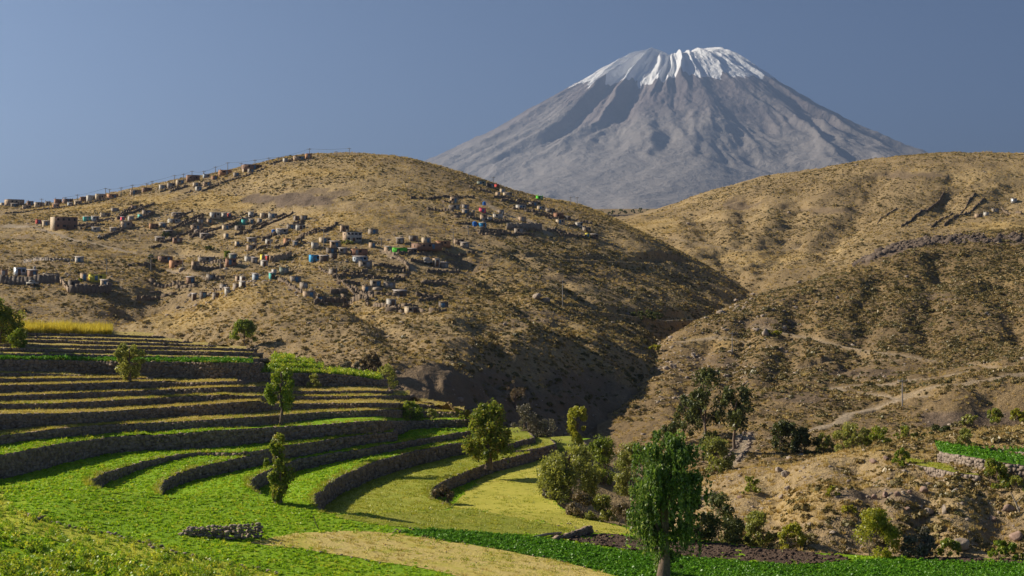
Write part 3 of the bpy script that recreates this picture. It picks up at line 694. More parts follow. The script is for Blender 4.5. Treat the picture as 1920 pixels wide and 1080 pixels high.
# earth that carries the terraces: the back slope and the broken end of the terraced spur
xb = ray_xy(cols, lastY + 10); ok = ~np.isnan(lastY)
rows = []
for t, dz in ((-0.5, -0.12), (4, -0.6), (14, -6), (40, -16), (90, -22)):
    yy = (lastY + 5)[ok] + t; rows.append(np.column_stack([ray_xy(cols[ok], yy), yy, smooth1(lastZ[ok]) + dz + 0.3 * fbm(cols[ok] / 9, yy / 5, 3, 3)]))
n = ok.sum(); I = np.arange(n * 5).reshape(5, n); Q = np.stack([I[:-1, :-1], I[:-1, 1:], I[1:, 1:], I[1:, :-1]], -1).reshape(-1, 4)
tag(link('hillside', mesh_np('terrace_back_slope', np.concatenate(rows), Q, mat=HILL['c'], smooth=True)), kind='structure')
# rubble end of the spur
uu = np.linspace(0, 1, 60); vv = np.linspace(0, 1, 24); UU, VV = np.meshgrid(uu, vv, indexing='ij')
ex = np.interp(UU, [0, .35, .6, .8, 1], [690, 760, 835, 880, 900]); ey = np.interp(UU, [0, .35, .6, .8, 1], [728, 746, 758, 775, 795])
yy0 = np.interp(UU, [0, .35, .6, .8, 1], [166, 160, 156, 152, 148])
Xe = ray_xy(ex, yy0) + VV * 7.0; Ye = yy0 + VV * 3; Ze = pz(ey, yy0) - 0.1 - 9.5 * VV ** 1.25 + 0.55 * fbm(Xe, Ye, 61, 4)
I = np.arange(UU.size).reshape(UU.shape); Q = np.stack([I[:-1, :-1], I[1:, :-1], I[1:, 1:], I[:-1, 1:]], -1).reshape(-1, 4)
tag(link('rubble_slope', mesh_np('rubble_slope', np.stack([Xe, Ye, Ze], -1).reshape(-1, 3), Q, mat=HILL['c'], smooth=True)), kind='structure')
# small step terraces beyond the lone leafy tree
for j, (pts, zt, lab) in enumerate([
   ([(1105,838),(1060,846),(1010,853),(998,851)], -17.5, 'low rubble wall at the far corner of the yellow field'),
   ([(1040,832),(1000,842),(965,845),(945,842)], -16.7, 'stone wall of the upper small step behind the lone leafy tree'),
   ([(1000,820),(975,826),(950,833),(930,834)], -16.1, 'highest small stone step behind the lone leafy tree')]):
    P = np.array(pts, float); Y = -zt * F / (P[:, 1] - 540); E = resample(np.column_stack([ray_xy(P[:, 0], Y), Y, np.full(len(P), zt)]), 0.5)
    a, b = E[0], E[-1]
    poly = list(map(tuple, E[:, :2])) + [(b[0] - 3, b[1] + 2), (b[0] - 3, b[1] + 14), (a[0] - 1, a[1] + 12)]
    tag(link('terrace_field', cdt_mesh('step', poly, lambda A, B, zt=zt: np.full(np.shape(A), zt), 1.2, FIELD['olive'])), kind='structure')
    top = np.vstack([[(a[0] - .5, a[1] + 6, zt)], E, [(b[0] - 3, b[1] + 2, zt)]])
    stone_wall(lab, top, np.full(len(top), zt - 0.85 - 0.2 * j)); EDGES['S%d' % j] = E
# ------------------------------------------------------------------ scattered growth and stones (what nobody could count)
PROTO = bpy.data.collections.new('growth_prototypes')          # sources of the scatter, not linked into the scene
def leaf_cloud(n, rad, size, flat=0.7, shell=0.55, up=0.0, seed=0, long=1.6, droop=0.0):
    """n small leaf quads in a rounded cushion"""
    r = np.random.default_rng(seed); d = r.normal(size=(n, 3)); d /= np.linalg.norm(d, axis=1)[:, None]
    d[:, 2] = np.abs(d[:, 2]); p = d * (r.uniform(shell, 1, (n, 1))) * rad * np.array([1, 1, flat])
    return quads_at(p, size, r, long, up, droop, nrm=d)
def quads_at(p, size, r, long=1.6, up=0.0, droop=0.0, nrm=None):
    n = len(p); a = r.normal(size=(n, 3)); a[:, 2] += up; a[:, 2] -= droop; a /= np.linalg.norm(a, axis=1)[:, None]
    b = r.normal(size=(n, 3))
    if nrm is not None: b = np.cross(a, nrm + r.normal(size=(n, 3)) * 0.5)
    else: b = np.cross(a, b)
    b /= np.maximum(np.linalg.norm(b, axis=1), 1e-6)[:, None]
    s = (np.asarray(size) * r.uniform(0.6, 1.3, n))[:, None]
    A = a * s * long * 0.5; B = b * s * 0.5
    V = np.stack([p - A, p + B * 0.9 - A * .1, p + A, p - B * 0.9 - A * .1], 1).reshape(-1, 3)
    return V, np.arange(4 * n).reshape(-1, 4)
def blades(n, rad, h, wd, seed=0, lean=0.35):
    r = np.random.default_rng(seed); a = r.uniform(0, 6.283, n); q = rad * np.sqrt(r.uniform(0, 1, n))
    b = np.stack([np.cos(a) * q, np.sin(a) * q, np.zeros(n)], -1); t = r.uniform(0, 6.283, n)
    s = np.stack([np.cos(t), np.sin(t), np.zeros(n)], -1) * wd * 0.5
    top = b + np.stack([np.cos(a) * lean * h * r.uniform(.2, 1, n), np.sin(a) * lean * h * r.uniform(.2, 1, n), h * r.uniform(.6, 1.1, n)], -1)
    V = np.stack([b - s, b + s, top], 1).reshape(-1, 3)
    return V, np.arange(3 * n).reshape(-1, 3)
def proto(name, V, Q=None, T=None, mat=None, tint=None):
    me = mesh_np(name, V, Q, T, mat)
    attr(me, 'tint', np.zeros(len(V)) if tint is None else tint)
    o = bpy.data.objects.new(name, me); PROTO.objects.link(o); return o
def rock_verts(seed, sub=2, rough=0.35):
    import bmesh
    bm = bmesh.new(); bmesh.ops.create_icosphere(bm, subdivisions=sub, radius=1)
    V = np.array([v.co[:] for v in bm.verts]); T = np.array([[v.index for v in f.verts] for f in bm.faces]); bm.free()
    r = np.random.default_rng(seed)
    for _ in range(7):                                    # chop flat faces so it reads as broken stone
        n = r.normal(size=3); n /= np.linalg.norm(n); c = r.uniform(0.45, 0.85); d = V @ n
        V = V - np.maximum(d - c, 0)[:, None] * n
    V = V * (1 + rough * 0.25 * fbm(V[:, 0] * 2 + seed, V[:, 1] * 2 + V[:, 2], seed, 2))[:, None] * np.array([1, r.uniform(.7, 1), r.uniform(.6, .85)])
    return V, T
LEAFM = {
 'scrub': m_leaf('scrub_leaf', [(0.0, (0.13, 0.105, 0.035)), (0.25, (0.18, 0.14, 0.045)), (0.5, (0.26, 0.19, 0.07)), (0.8, (0.34, 0.24, 0.09)), (1.0, (0.15, 0.145, 0.055))], 0.2),
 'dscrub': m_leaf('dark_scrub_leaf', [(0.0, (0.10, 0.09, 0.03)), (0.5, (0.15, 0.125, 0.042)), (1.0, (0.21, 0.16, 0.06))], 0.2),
 'straw': m_leaf('straw_blade', [(0.0, (0.38, 0.26, 0.09)), (0.5, (0.54, 0.39, 0.14)), (1.0, (0.62, 0.48, 0.19))], 0.3),
 'alfa':  m_leaf('alfalfa_leaf', [(0.0, (0.24, 0.42, 0.012)), (0.6, (0.33, 0.51, 0.016)), (0.9, (0.46, 0.56, 0.03)), (1.0, (0.56, 0.58, 0.05))], 0.45),
 'lush':  m_leaf('lush_leaf', [(0.0, (0.075, 0.21, 0.008)), (0.7, (0.115, 0.29, 0.010)), (1.0, (0.17, 0.34, 0.012))], 0.3),
 'weed':  m_leaf('weed_leaf', [(0.0, (0.18, 0.32, 0.018)), (0.5, (0.31, 0.43, 0.025)), (0.85, (0.50, 0.53, 0.05)), (1.0, (0.64, 0.60, 0.09))], 0.45),
 'fringe': m_leaf('bank_grass', [(0.0, (0.22, 0.28, 0.02)), (0.5, (0.34, 0.36, 0.035)), (1.0, (0.52, 0.46, 0.07))], 0.45),
 'fgold': m_leaf('bank_straw', [(0.0, (0.38, 0.29, 0.08)), (0.5, (0.54, 0.43, 0.12)), (1.0, (0.58, 0.53, 0.13))], 0.45),
 'wheat': m_leaf('ripe_wheat', [(0.0, (0.48, 0.37, 0.03)), (0.5, (0.62, 0.50, 0.06)), (1.0, (0.70, 0.60, 0.11))], 0.4),
 'olive': m_leaf('short_grass', [(0.0, (0.24, 0.30, 0.02)), (0.6, (0.38, 0.40, 0.035)), (1.0, (0.52, 0.47, 0.07))], 0.35)}
ROCKM = m_simple('loose_rock', (0.20, 0.155, 0.12), (0.40, 0.33, 0.26), 1.3, 0.9, 0.6, 0.08)
PR = {}
def P_(key, fn): PR[key] = [fn(i) for i in range(3)]
def mk(key, i, V, Q=None, T=None, mat=None): return proto('growth_%s_%d' % (key, i), V, Q, T, mat)
P_('scrub', lambda i: mk('scrub', i, *leaf_cloud(46, 0.5, 0.26, 0.75, 0.5, 0.4, i, 1.3), mat=LEAFM['scrub']))
P_('dscrub', lambda i: mk('dscrub', i, *leaf_cloud(46, 0.5, 0.26, 0.75, 0.5, 0.4, i + 60, 1.3), mat=LEAFM['dscrub']))
P_('tuft', lambda i: mk('tuft', i, blades(26, 0.22, 0.5, 0.07, i, .6)[0], None, np.arange(78).reshape(-1, 3), LEAFM['straw']))
P_('rock', lambda i: (lambda VT: mk('rock', i, VT[0] * 0.5, None, VT[1], ROCKM))(rock_verts(i + 3, 1)))
DROCK = m_simple('dark_ledge_rock', (0.075, 0.055, 0.042), (0.17, 0.13, 0.10), 1.3, 0.95, 0.6, 0.08)
P_('drock', lambda i: (lambda VT: mk('drock', i, VT[0] * 0.5, None, VT[1], DROCK))(rock_verts(i + 23, 1)))
P_('alfa', lambda i: mk('alfa', i, *leaf_cloud(20, 0.22, 0.12, 0.65, 0.3, 0.8, i + 20, 1.3), mat=LEAFM['alfa']))
P_('lush', lambda i: mk('lush', i, *leaf_cloud(20, 0.22, 0.12, 1.1, 0.3, 0.8, i + 30, 1.3), mat=LEAFM['lush']))
P_('weed', lambda i: mk('weed', i, *leaf_cloud(34, 0.26, 0.11, 1.9, 0.2, 1.2, i + 40, 1.4), mat=LEAFM['weed']))
P_('fringe', lambda i: mk('fringe', i, blades(22, 0.25, 0.34, 0.05, i + 9, 1.0)[0], None, np.arange(66).reshape(-1, 3), LEAFM['fringe']))
P_('fgold', lambda i: mk('fgold', i, blades(22, 0.25, 0.30, 0.05, i + 19, 1.1)[0], None, np.arange(66).reshape(-1, 3), LEAFM['fgold']))
P_('wheat', lambda i: mk('wheat', i, blades(30, 0.22, 1.1, 0.06, i + 29, .3)[0] * (1, 1, .8), None, np.arange(90).reshape(-1, 3), LEAFM['wheat']))
P_('olive', lambda i: mk('olive', i, blades(12, 0.28, 0.12, 0.06, i + 39, .9)[0], None, np.arange(36).reshape(-1, 3), LEAFM['olive']))
P_('clod', lambda i: (lambda VT: mk('clod', i, VT[0] * 0.14, None, VT[1], FIELD['plough']))(rock_verts(i + 13, 1)))

def scatter(name, key, pts, scales, label=None, cat=None, zscale=None):
    """one 'stuff' object: instances of a growth prototype on points"""
    pts = np.asarray(pts, np.float32); n = len(pts)
    if n == 0: return
    me = bpy.data.meshes.new(name); me.vertices.add(n); me.vertices.foreach_set('co', pts.ravel())
    attr(me, 'sz', scales); attr(me, 'yaw', RNG.uniform(0, 6.283, n))
    a = me.attributes.new('pick', 'INT', 'POINT'); a.data.foreach_set('value', RNG.integers(0, 3, n).astype(np.int32))
    o = link(name, me); o['kind'] = 'stuff'
    if label: o['label'] = label
    if cat: o['category'] = cat
    g = bpy.data.node_groups.new(name, 'GeometryNodeTree')
    g.interface.new_socket('Geometry', in_out='INPUT', socket_type='NodeSocketGeometry'); g.interface.new_socket('Geometry', in_out='OUTPUT', socket_type='NodeSocketGeometry')
    N = g.nodes; gi = N.new('NodeGroupInput'); go = N.new('NodeGroupOutput'); iop = N.new('GeometryNodeInstanceOnPoints')
    g2i = N.new('GeometryNodeGeometryToInstance')
    for ob in reversed(PR[key]):
        oi = N.new('GeometryNodeObjectInfo'); oi.inputs['Object'].default_value = ob; oi.inputs['As Instance'].default_value = True
        g.links.new(oi.outputs['Geometry'], g2i.inputs[0])
    def at(nm, ty='FLOAT'):
        x = N.new('GeometryNodeInputNamedAttribute'); x.data_type = ty; x.inputs[0].default_value = nm; return x.outputs['Attribute']
    m2p = N.new('GeometryNodeMeshToPoints'); g.links.new(gi.outputs[0], m2p.inputs['Mesh'])
    g.links.new(m2p.outputs[0], iop.inputs['Points']); g.links.new(g2i.outputs[0], iop.inputs['Instance'])
    iop.inputs['Pick Instance'].default_value = True; g.links.new(at('pick', 'INT'), iop.inputs['Instance Index'])
    cx = N.new('ShaderNodeCombineXYZ'); g.links.new(at('yaw'), cx.inputs[2]); g.links.new(cx.outputs[0], iop.inputs['Rotation'])
    g.links.new(at('sz'), iop.inputs['Scale']); g.links.new(iop.outputs[0], go.inputs[0])
    md = o.modifiers.new('scatter', 'NODES'); md.node_group = g
    return o

# what the terrain hides from the front is left bare: a coarse depth map of the hills tells which slopes can be seen
DW, DH = 320, 180
def depth_map():
    D = np.full((DW, DH), 1e9)
    for L in (L1, L2, L3, L4):
        q = L.py(); ix = np.floor((L.PX + 200) / 2320 * DW).astype(int); iy = np.floor((q - 200) / 900 * DH).astype(int)
        ok = (ix >= 0) & (ix < DW) & (iy >= 0) & (iy < DH); np.minimum.at(D, (ix[ok], iy[ok]), L.Y[ok])
    return D
DM = depth_map()
def visible(X, Y, Z, tol=1.10):
    px = X / Y * F + 960; py = 540 - (Z + 0.5) * F / Y
    ix = np.floor((px + 200) / 2320 * DW).astype(int); iy = np.floor((py - 200) / 900 * DH).astype(int)
    ok = (ix >= 0) & (ix < DW) & (iy >= 0) & (iy < DH); r = np.zeros(len(X), bool)
    r[ok] = Y[ok] < DM[ix[ok], iy[ok]] * tol + 6; return r
def sample_layer(L, dens, pr, yr, seed, zones=None):
    """random points on a layer, dens per square metre of plan area"""
    r = np.random.default_rng(seed); a0, a1 = (pr[0] - 960) / F, (pr[1] - 960) / F
    area = 0.5 * (a1 - a0) * (yr[1] ** 2 - yr[0] ** 2); n = int(area * dens)
    Y = np.sqrt(r.uniform(yr[0] ** 2, yr[1] ** 2, n)); X = r.uniform(a0, a1, n) * Y; Z = L.height(X, Y)
    m = visible(X, Y, Z); X, Y, Z = X[m], Y[m], Z[m]
    px = X / Y * F + 960; py = 540 - Z * F / Y
    tx = np.clip(((px - L.px[0]) / (L.px[1] - L.px[0])).astype(int), 0, len(L.px) - 1); ty = np.clip(((np.log(Y) - L.lv[0]) / (L.lv[1] - L.lv[0])).astype(int), 0, len(L.lv) - 1)
    road = L.masks['road'][tx, ty]; scr = L.masks['scree_shade'][tx, ty]; gol = L.masks['golden'][tx, ty]
    return X, Y, Z, px, py, road, scr, gol, r
def grow(L, nm, dens_s, dens_t, dens_r, pr, yr, seed, s_scrub, s_tuft, s_rock, where):
    X, Y, Z, px, py, road, scr, gol, r = sample_layer(L, dens_s, pr, yr, seed)
    cl = 0.7 * fbm(X / 22, Y / 22, seed + 2, 3) + 0.6 * fbm(X / 6, Y / 6, seed + 3, 2) + 0.8 * fbm(X / 70, Y / 70, seed + 4, 2)
    k = (r.uniform(-1.0, 1.0, len(X)) < cl * 1.5 + 0.15 - 1.1 * gol) & (road < 0.3) & (scr < 0.4)
    s = s_scrub * 0.82 * r.lognormal(0, 0.4, len(X)); P = np.column_stack([X, Y, Z - 0.05])[k]
    scatter('scrub', 'scrub', P, s[k], 'low olive-brown scrub all over ' + where, 'scrub')
    X, Y, Z, px, py, road, scr, gol, r = sample_layer(L, dens_t, pr, yr, seed + 50)
    k = (r.uniform(-1, 1, len(X)) < fbm(X / 30, Y / 30, seed + 7, 3) + 0.2 + gol) & (road < 0.3) & (scr < 0.5)
    scatter('dry_grass', 'tuft', np.column_stack([X, Y, Z - 0.03])[k], (s_tuft * r.lognormal(0, .3, len(X)))[k], 'straw-coloured dry grass tufts over ' + where, 'dry grass')
    X, Y, Z, px, py, road, scr, gol, r = sample_layer(L, dens_r, pr, yr, seed + 90)
    k = (r.uniform(-1, 1, len(X)) < fbm(X / 18, Y / 18, seed + 17, 3) * 1.2 + scr * 2) & (road < 0.3)
    scatter('gravel', 'rock', np.column_stack([X, Y, Z])[k], (s_rock * r.lognormal(0, .5, len(X)))[k], 'loose stones strewn over ' + where, 'stones')
grow(L1, 'village', 1.05, 0.7, 0.08, (-150, 1480), (235, 420), 100, 0.72, 0.75, 0.42, 'the lower spur of the village hill')
grow(L1, 'village_far', 0.45, 0.36, 0.04, (-150, 1480), (420, 740), 200, 0.85, 0.95, 0.55, 'the upper village hill')
grow(L2, 'far', 0.32, 0.2, 0.03, (1100, 2080), (540, 1000), 300, 0.95, 1.05, 0.65, 'the far hill on the right')
grow(L3, 'near', 1.25, 0.4, 0.10, (1150, 2080), (190, 515), 400, 0.82, 0.75, 0.42, 'the hill with the cut track')
grow(L4, 'stony', 3.6, 3.2, 1.4, (1290, 2060), (103, 152), 500, 0.58, 0.5, 0.24, 'the near stony slope')

# darker, thicker scrub on the near right hill and the shaded flank; a broken ledge along the crest
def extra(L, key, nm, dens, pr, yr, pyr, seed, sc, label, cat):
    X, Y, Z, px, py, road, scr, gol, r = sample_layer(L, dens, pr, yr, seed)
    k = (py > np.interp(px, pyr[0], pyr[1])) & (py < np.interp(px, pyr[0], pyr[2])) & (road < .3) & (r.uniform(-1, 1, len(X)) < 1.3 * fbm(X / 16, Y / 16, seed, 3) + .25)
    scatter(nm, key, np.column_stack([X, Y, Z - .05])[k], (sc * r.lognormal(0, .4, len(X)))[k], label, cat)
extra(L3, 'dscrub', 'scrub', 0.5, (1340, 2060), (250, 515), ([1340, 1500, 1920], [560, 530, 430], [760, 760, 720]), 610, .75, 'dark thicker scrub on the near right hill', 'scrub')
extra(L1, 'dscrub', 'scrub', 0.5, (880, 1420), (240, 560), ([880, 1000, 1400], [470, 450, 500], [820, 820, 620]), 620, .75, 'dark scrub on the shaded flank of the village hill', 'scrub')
extra(L3, 'drock', 'rock_ledge', 1.3, (1600, 2060), (450, 508), ([1600, 1680, 1750, 1920], [488, 453, 443, 437], [502, 470, 459, 453]), 630, 1.5, 'broken rock ledge along the crest of the near right hill', 'rocks')
extra(L3, 'rock', 'rocks', 0.35, (1230, 1500), (250, 445), ([1230, 1500], [560, 560], [760, 700]), 640, 0.9, 'boulder field on the nose of the near right hill', 'rocks')
# crops
def poly_points(R, zf, dens, seed, vis=None):
    r = np.random.default_rng(seed); P = np.array(R)[:, :2]; lo, hi = P.min(0), P.max(0)
    lo = np.maximum(lo, (-62, 58)); hi = np.minimum(hi, (50, 165))
    n = int((hi - lo).prod() * dens); G = r.uniform(lo, hi, (n, 2)); G = G[inside(G, P)]
    px = G[:, 0] / G[:, 1] * F + 960; G = G[(px > -80) & (px < 2000)]
    return np.column_stack([G, zf(G[:, 0], G[:, 1])]), r
def crop(name, key, R, zf, dens, sc, seed, label, excl=(), patchy=0.0, py_max=1110):
    P, r = poly_points(R, zf, dens, seed); k = np.ones(len(P), bool)
    for E in excl: k &= ~inside(P[:, :2] + r.normal(size=(len(P), 2)) * (0.28, 0.5) * (len(E) < 120), np.array(E)[:, :2])
    py = 540 - P[:, 2] * F / P[:, 1]; k &= py < py_max
    if patchy: k &= r.uniform(-1, 1, len(P)) < fbm(P[:, 0] / 2.5, P[:, 1] / 2.5, seed, 3) * patchy + 0.4
    P = P[k]; scatter(name, key, P, sc * r.lognormal(0, .25, len(P)), label, 'crop')
plots = [R for _, R, _ in PLOT_POLY]; polys = {k: v[0] for k, v in LEVEL_POLY.items()}
A_edge = EDGES['A']; A_block = [tuple(p[:2]) for p in A_edge] + [(0, 200), (-95, 200)]
crop('alfalfa', 'alfa', poly1, z1, 14, 0.62, 1, 'bright green alfalfa on the sloping foreground', plots + [polys['P2']], 0.5)
for i, k in enumerate(('P3', 'P4', 'P4b', 'P5')):
    nxt = {'P3': 'P4', 'P4': 'P4b', 'P4b': 'P5'}.get(k); ex = [polys[nxt]] if nxt else []
    ex.append(A_block)
    lab = {'P3': 'bright green crop on the terrace inside the long curved wall', 'P4': 'bright green crop between the two middle curved walls', 'P4b': 'green crop on the narrow forked terrace', 'P5': 'green crop on the highest amphitheatre level, at the tall dark wall'}[k]
    crop('alfalfa', 'alfa', polys[k], LEVEL_POLY[k][1], 14, 0.58, 10 + i, lab, ex, 0.5)
crop('short_grass', 'olive', polys['P2'], LEVEL_POLY['P2'][1], 5, 0.8, 30, 'short grazed grass on the olive terrace', [polys['P3']])
for (kind, R, zf), lab in zip(PLOT_POLY, ['mown hay stubble on the pale yellow field', 'grazed grass beside the pale yellow field', 'yellow-flowered weeds on the verge along the stone row', 'dry grass on the tan fallow field', 'dark green alfalfa strip in front of the ploughed soil', 'brown clods of the ploughed strip', 'brown clods at the foot of the stony slope']):
    key = {'yellow': 'olive', 'olive': 'olive', 'weed': 'weed', 'tan': 'olive', 'lush': 'lush', 'plough': 'clod'}[kind]
    dn = {'yellow': 3, 'olive': 5, 'weed': 7, 'tan': 3.5, 'lush': 26, 'plough': 7}[kind]; sc = {'yellow': 0.7, 'olive': 0.8, 'weed': 0.6, 'tan': 0.75, 'lush': 0.6, 'plough': 1.2}[kind]
    if kind == 'tan': crop('dry_grass', 'fgold', R, zf, 2.2, .45, 91, 'straw-coloured tufts on the tan fallow field', patchy=2)
    crop({'plough': 'clods', 'weed': 'weeds'}.get(kind, 'field_growth'), key, R, zf, dn, sc, 60 + len(lab), lab, patchy=1.5 if kind in ('tan', 'yellow') else 0)
# taller weeds in the near corner
wc = np.array([(-60,1010),(60,1015),(150,1030),(240,1058),(330,1100),(-60,1100)], float); X, Y, Z = unproj(wc[:, 0], wc[:, 1], z1)
crop('weeds', 'weed', np.column_stack([X, Y]), z1, 11, 0.95, 81, 'tall leafy weeds in the near corner', patchy=1.5)
wc = np.array([(240,1058),(420,1075),(620,1092),(620,1100),(330,1100)], float); X, Y, Z = unproj(wc[:, 0], wc[:, 1], z1)
crop('weeds', 'weed', np.column_stack([X, Y]), z1, 6, 0.9, 82, 'leafy weeds at the lower border of the green field', patchy=1.5)

# grass that overhangs the wall tops, wheat, crops on the upper terraces
def edge_growth(nm, key, sc, dens, label, back=0.7, seed=5):
    E = EDGES[nm]; r = np.random.default_rng(seed); s = np.concatenate([[0], np.cumsum(np.hypot(*np.diff(E[:, :2], axis=0).T))])
    n = int(s[-1] * dens); t = r.uniform(0, s[-1], n); x, y, z = (np.interp(t, s, E[:, i]) for i in range(3))
    b = r.uniform(-0.1, back, n); P = np.column_stack([x - b * 0.5, y + b, z - 0.02])
    k = fbm(t / 2.5, t * 0 + seed, seed, 2) > -0.75
    scatter('bank_grass', key, P[k], (sc * r.lognormal(0, .3, n))[k], label, 'grass')
for j, D in enumerate(UPD):
    nm = D['nm']; key = 'fringe' if nm in ('A', 'B', 'D', 'I', 'J', 'Q1', 'Q2', 'Q3', 'Q4') else 'fgold'
    edge_growth(nm, key, 0.5 if nm not in 'MNOLKJ' else 0.32, 9, 'grass along the top of the ' + D['lab'][:70].split(',')[0], 1.6, 100 + j)
for j, k in enumerate(('P2', 'P3', 'P4', 'P4b', 'P5')): edge_growth(k, 'fringe', 0.6, 6, 'grass along the top of the ' + NAMES[k].split(',')[0], 0.8, 140 + j)
for j in range(3): edge_growth('S%d' % j, 'fringe', 0.6, 6, 'grass on small step %s behind the lone leafy tree' % ('one', 'two', 'three')[j], 2, 160 + j)
def tread_growth(nm, key, sc, dens, label, px0=-90, px1=900, seed=6):
    x, Y, bk, Z = TREADS[nm]; r = np.random.default_rng(seed); n = int((min(px1, x[-1]) - max(px0, x[0])) * dens)
    p = r.uniform(max(px0, x[0]), min(px1, x[-1]), n); t = r.uniform(0, 1, n); yy = np.interp(p, x, Y) * (1 - t) + np.interp(p, x, bk) * t
    scatter('crop_rows', key, np.column_stack([ray_xy(p, yy), yy, np.interp(p, x, Z)]), sc * r.lognormal(0, .25 if key != 'wheat' else .3, n) * (1 + (0.25 * fbm(p / 9, yy, 3, 2) if key == 'wheat' else 0)), label, 'crop')
tread_growth('I', 'lush', 1.0, 3, 'fresh green growth on the grass-hung terrace')
tread_growth('A', 'alfa', 0.7, 3, 'green weeds on the lowest straight terrace', -90, 420, 7)
for nm in ('B', 'C', 'D', 'E', 'F', 'G'): tread_growth(nm, 'fgold', 0.42, 2.5, 'straw on the terrace above the ' + [D['lab'] for D in UPD if D['nm'] == nm][0].split(',')[0], -90, 900, 8)
for nm in ('Q1', 'Q2', 'Q3', 'Q4'): tread_growth(nm, 'weed', 0.8, 7, 'leafy green crop above the ' + [D['lab'] for D in UPD if D['nm'] == nm][0].replace(',', ''), 470, 740, 9)
tread_growth('O', 'wheat', 0.62, 26, 'ripe yellow wheat on the topmost terrace', -90, 206, 10)
# ------------------------------------------------------------------ trees and bushes
ORD = ['first','second','third','fourth','fifth','sixth','seventh','eighth','ninth','tenth','eleventh','twelfth','thirteenth','fourteenth','fifteenth','sixteenth','seventeenth','eighteenth','nineteenth','twentieth'] + ['%dth' % i for i in range(21, 60)]
BARK = m_simple('bark', (0.10, 0.07, 0.05), (0.22, 0.165, 0.12), 5, 0.95, 0.7, 0.05)
LEAVES = {
 'molle': m_leaf('molle_leaf', [(0.0, (0.07, 0.14, 0.018)), (0.5, (0.14, 0.23, 0.035)), (0.9, (0.25, 0.34, 0.07)), (1.0, (0.38, 0.45, 0.15))], 0.5),
 'green': m_leaf('tree_leaf', [(0.0, (0.12, 0.17, 0.016)), (0.5, (0.22, 0.28, 0.03)), (0.85, (0.34, 0.38, 0.045)), (1.0, (0.34, 0.25, 0.06))], 0.52),
 'fresh': m_leaf('fresh_leaf', [(0.0, (0.11, 0.18, 0.014)), (0.6, (0.22, 0.30, 0.025)), (1.0, (0.34, 0.38, 0.045))], 0.45),
 'olive': m_leaf('olive_leaf', [(0.0, (0.19, 0.21, 0.045)), (0.5, (0.31, 0.33, 0.07)), (1.0, (0.44, 0.43, 0.11))], 0.5),
 'dark':  m_leaf('dark_leaf', [(0.0, (0.05, 0.065, 0.018)), (0.6, (0.10, 0.12, 0.03)), (1.0, (0.17, 0.185, 0.05))], 0.3),
 'grey':  m_leaf('grey_leaf', [(0.0, (0.12, 0.11, 0.075)), (0.5, (0.19, 0.17, 0.12)), (1.0, (0.25, 0.23, 0.16))], 0.25),
 'brown': m_leaf('dry_brush', [(0.0, (0.13, 0.09, 0.05)), (0.5, (0.20, 0.145, 0.08)), (1.0, (0.26, 0.21, 0.11))], 0.25),
 'yellow': m_leaf('yellow_leaf', [(0.0, (0.22, 0.24, 0.02)), (0.6, (0.38, 0.38, 0.03)), (1.0, (0.50, 0.44, 0.06))], 0.45)}
def tube(path, radii, seg=7):
    P = np.array(path, float); n = len(P); V = []
    for i in range(n):
        t = P[min(i + 1, n - 1)] - P[max(i - 1, 0)]; t /= max(np.linalg.norm(t), 1e-6)
        a = np.cross(t, (0.3, 0.9, 0.1)); a /= np.linalg.norm(a); b = np.cross(t, a)
        for k in range(seg):
            w = 6.283 * k / seg; V.append(P[i] + radii[i] * (1 + 0.12 * math.sin(k * 2.3 + i)) * (a * math.cos(w) + b * math.sin(w)))
    Q = [(i * seg + k, i * seg + (k + 1) % seg, (i + 1) * seg + (k + 1) % seg, (i + 1) * seg + k) for i in range(n - 1) for k in range(seg)]
    return np.array(V), np.array(Q)
def merge(parts):
    V = []; Q = []; o = 0
    for v, q in parts: V.append(v); Q.append(np.asarray(q) + o); o += len(v)
    return np.concatenate(V), np.concatenate(Q)
def crown_shape(kind, r, n):
    """clump centres in a unit crown: x, y in -1..1, z in 0..1, and clump radius"""
    if kind == 'molle':
        z = r.uniform(0.02, 1, n); env = np.interp(z, [0, .12, .35, .6, .85, 1], [.35, .7, 1, .92, .66, .3])
    elif kind == 'slim':
        z = r.uniform(0.0, 1, n); env = np.interp(z, [0, .2, .5, .8, 1], [.55, .9, 1, .7, .2])
    elif kind == 'forked':
        z = r.uniform(0.0, 1, n); env = np.interp(z, [0, .15, .4, .75, 1], [.3, .45, .9, 1, .5])
    elif kind == 'top':
        z = r.uniform(0.0, 1, n); env = np.interp(z, [0, .3, .7, 1], [.5, .95, 1, .4])
    else:
        z = r.uniform(0.0, 1, n) ** 0.85; env = np.sqrt(np.clip(1 - (z * 0.96) ** 2.2, 0.04, 1)) * np.interp(z, [0, .2, 1], [.85, 1, 1])
    a = r.uniform(0, 6.283, n); q = np.sqrt(r.uniform(0.12, 1, n)) * env
    return np.stack([np.cos(a) * q, np.sin(a) * q, z], -1)
PLANTS = []
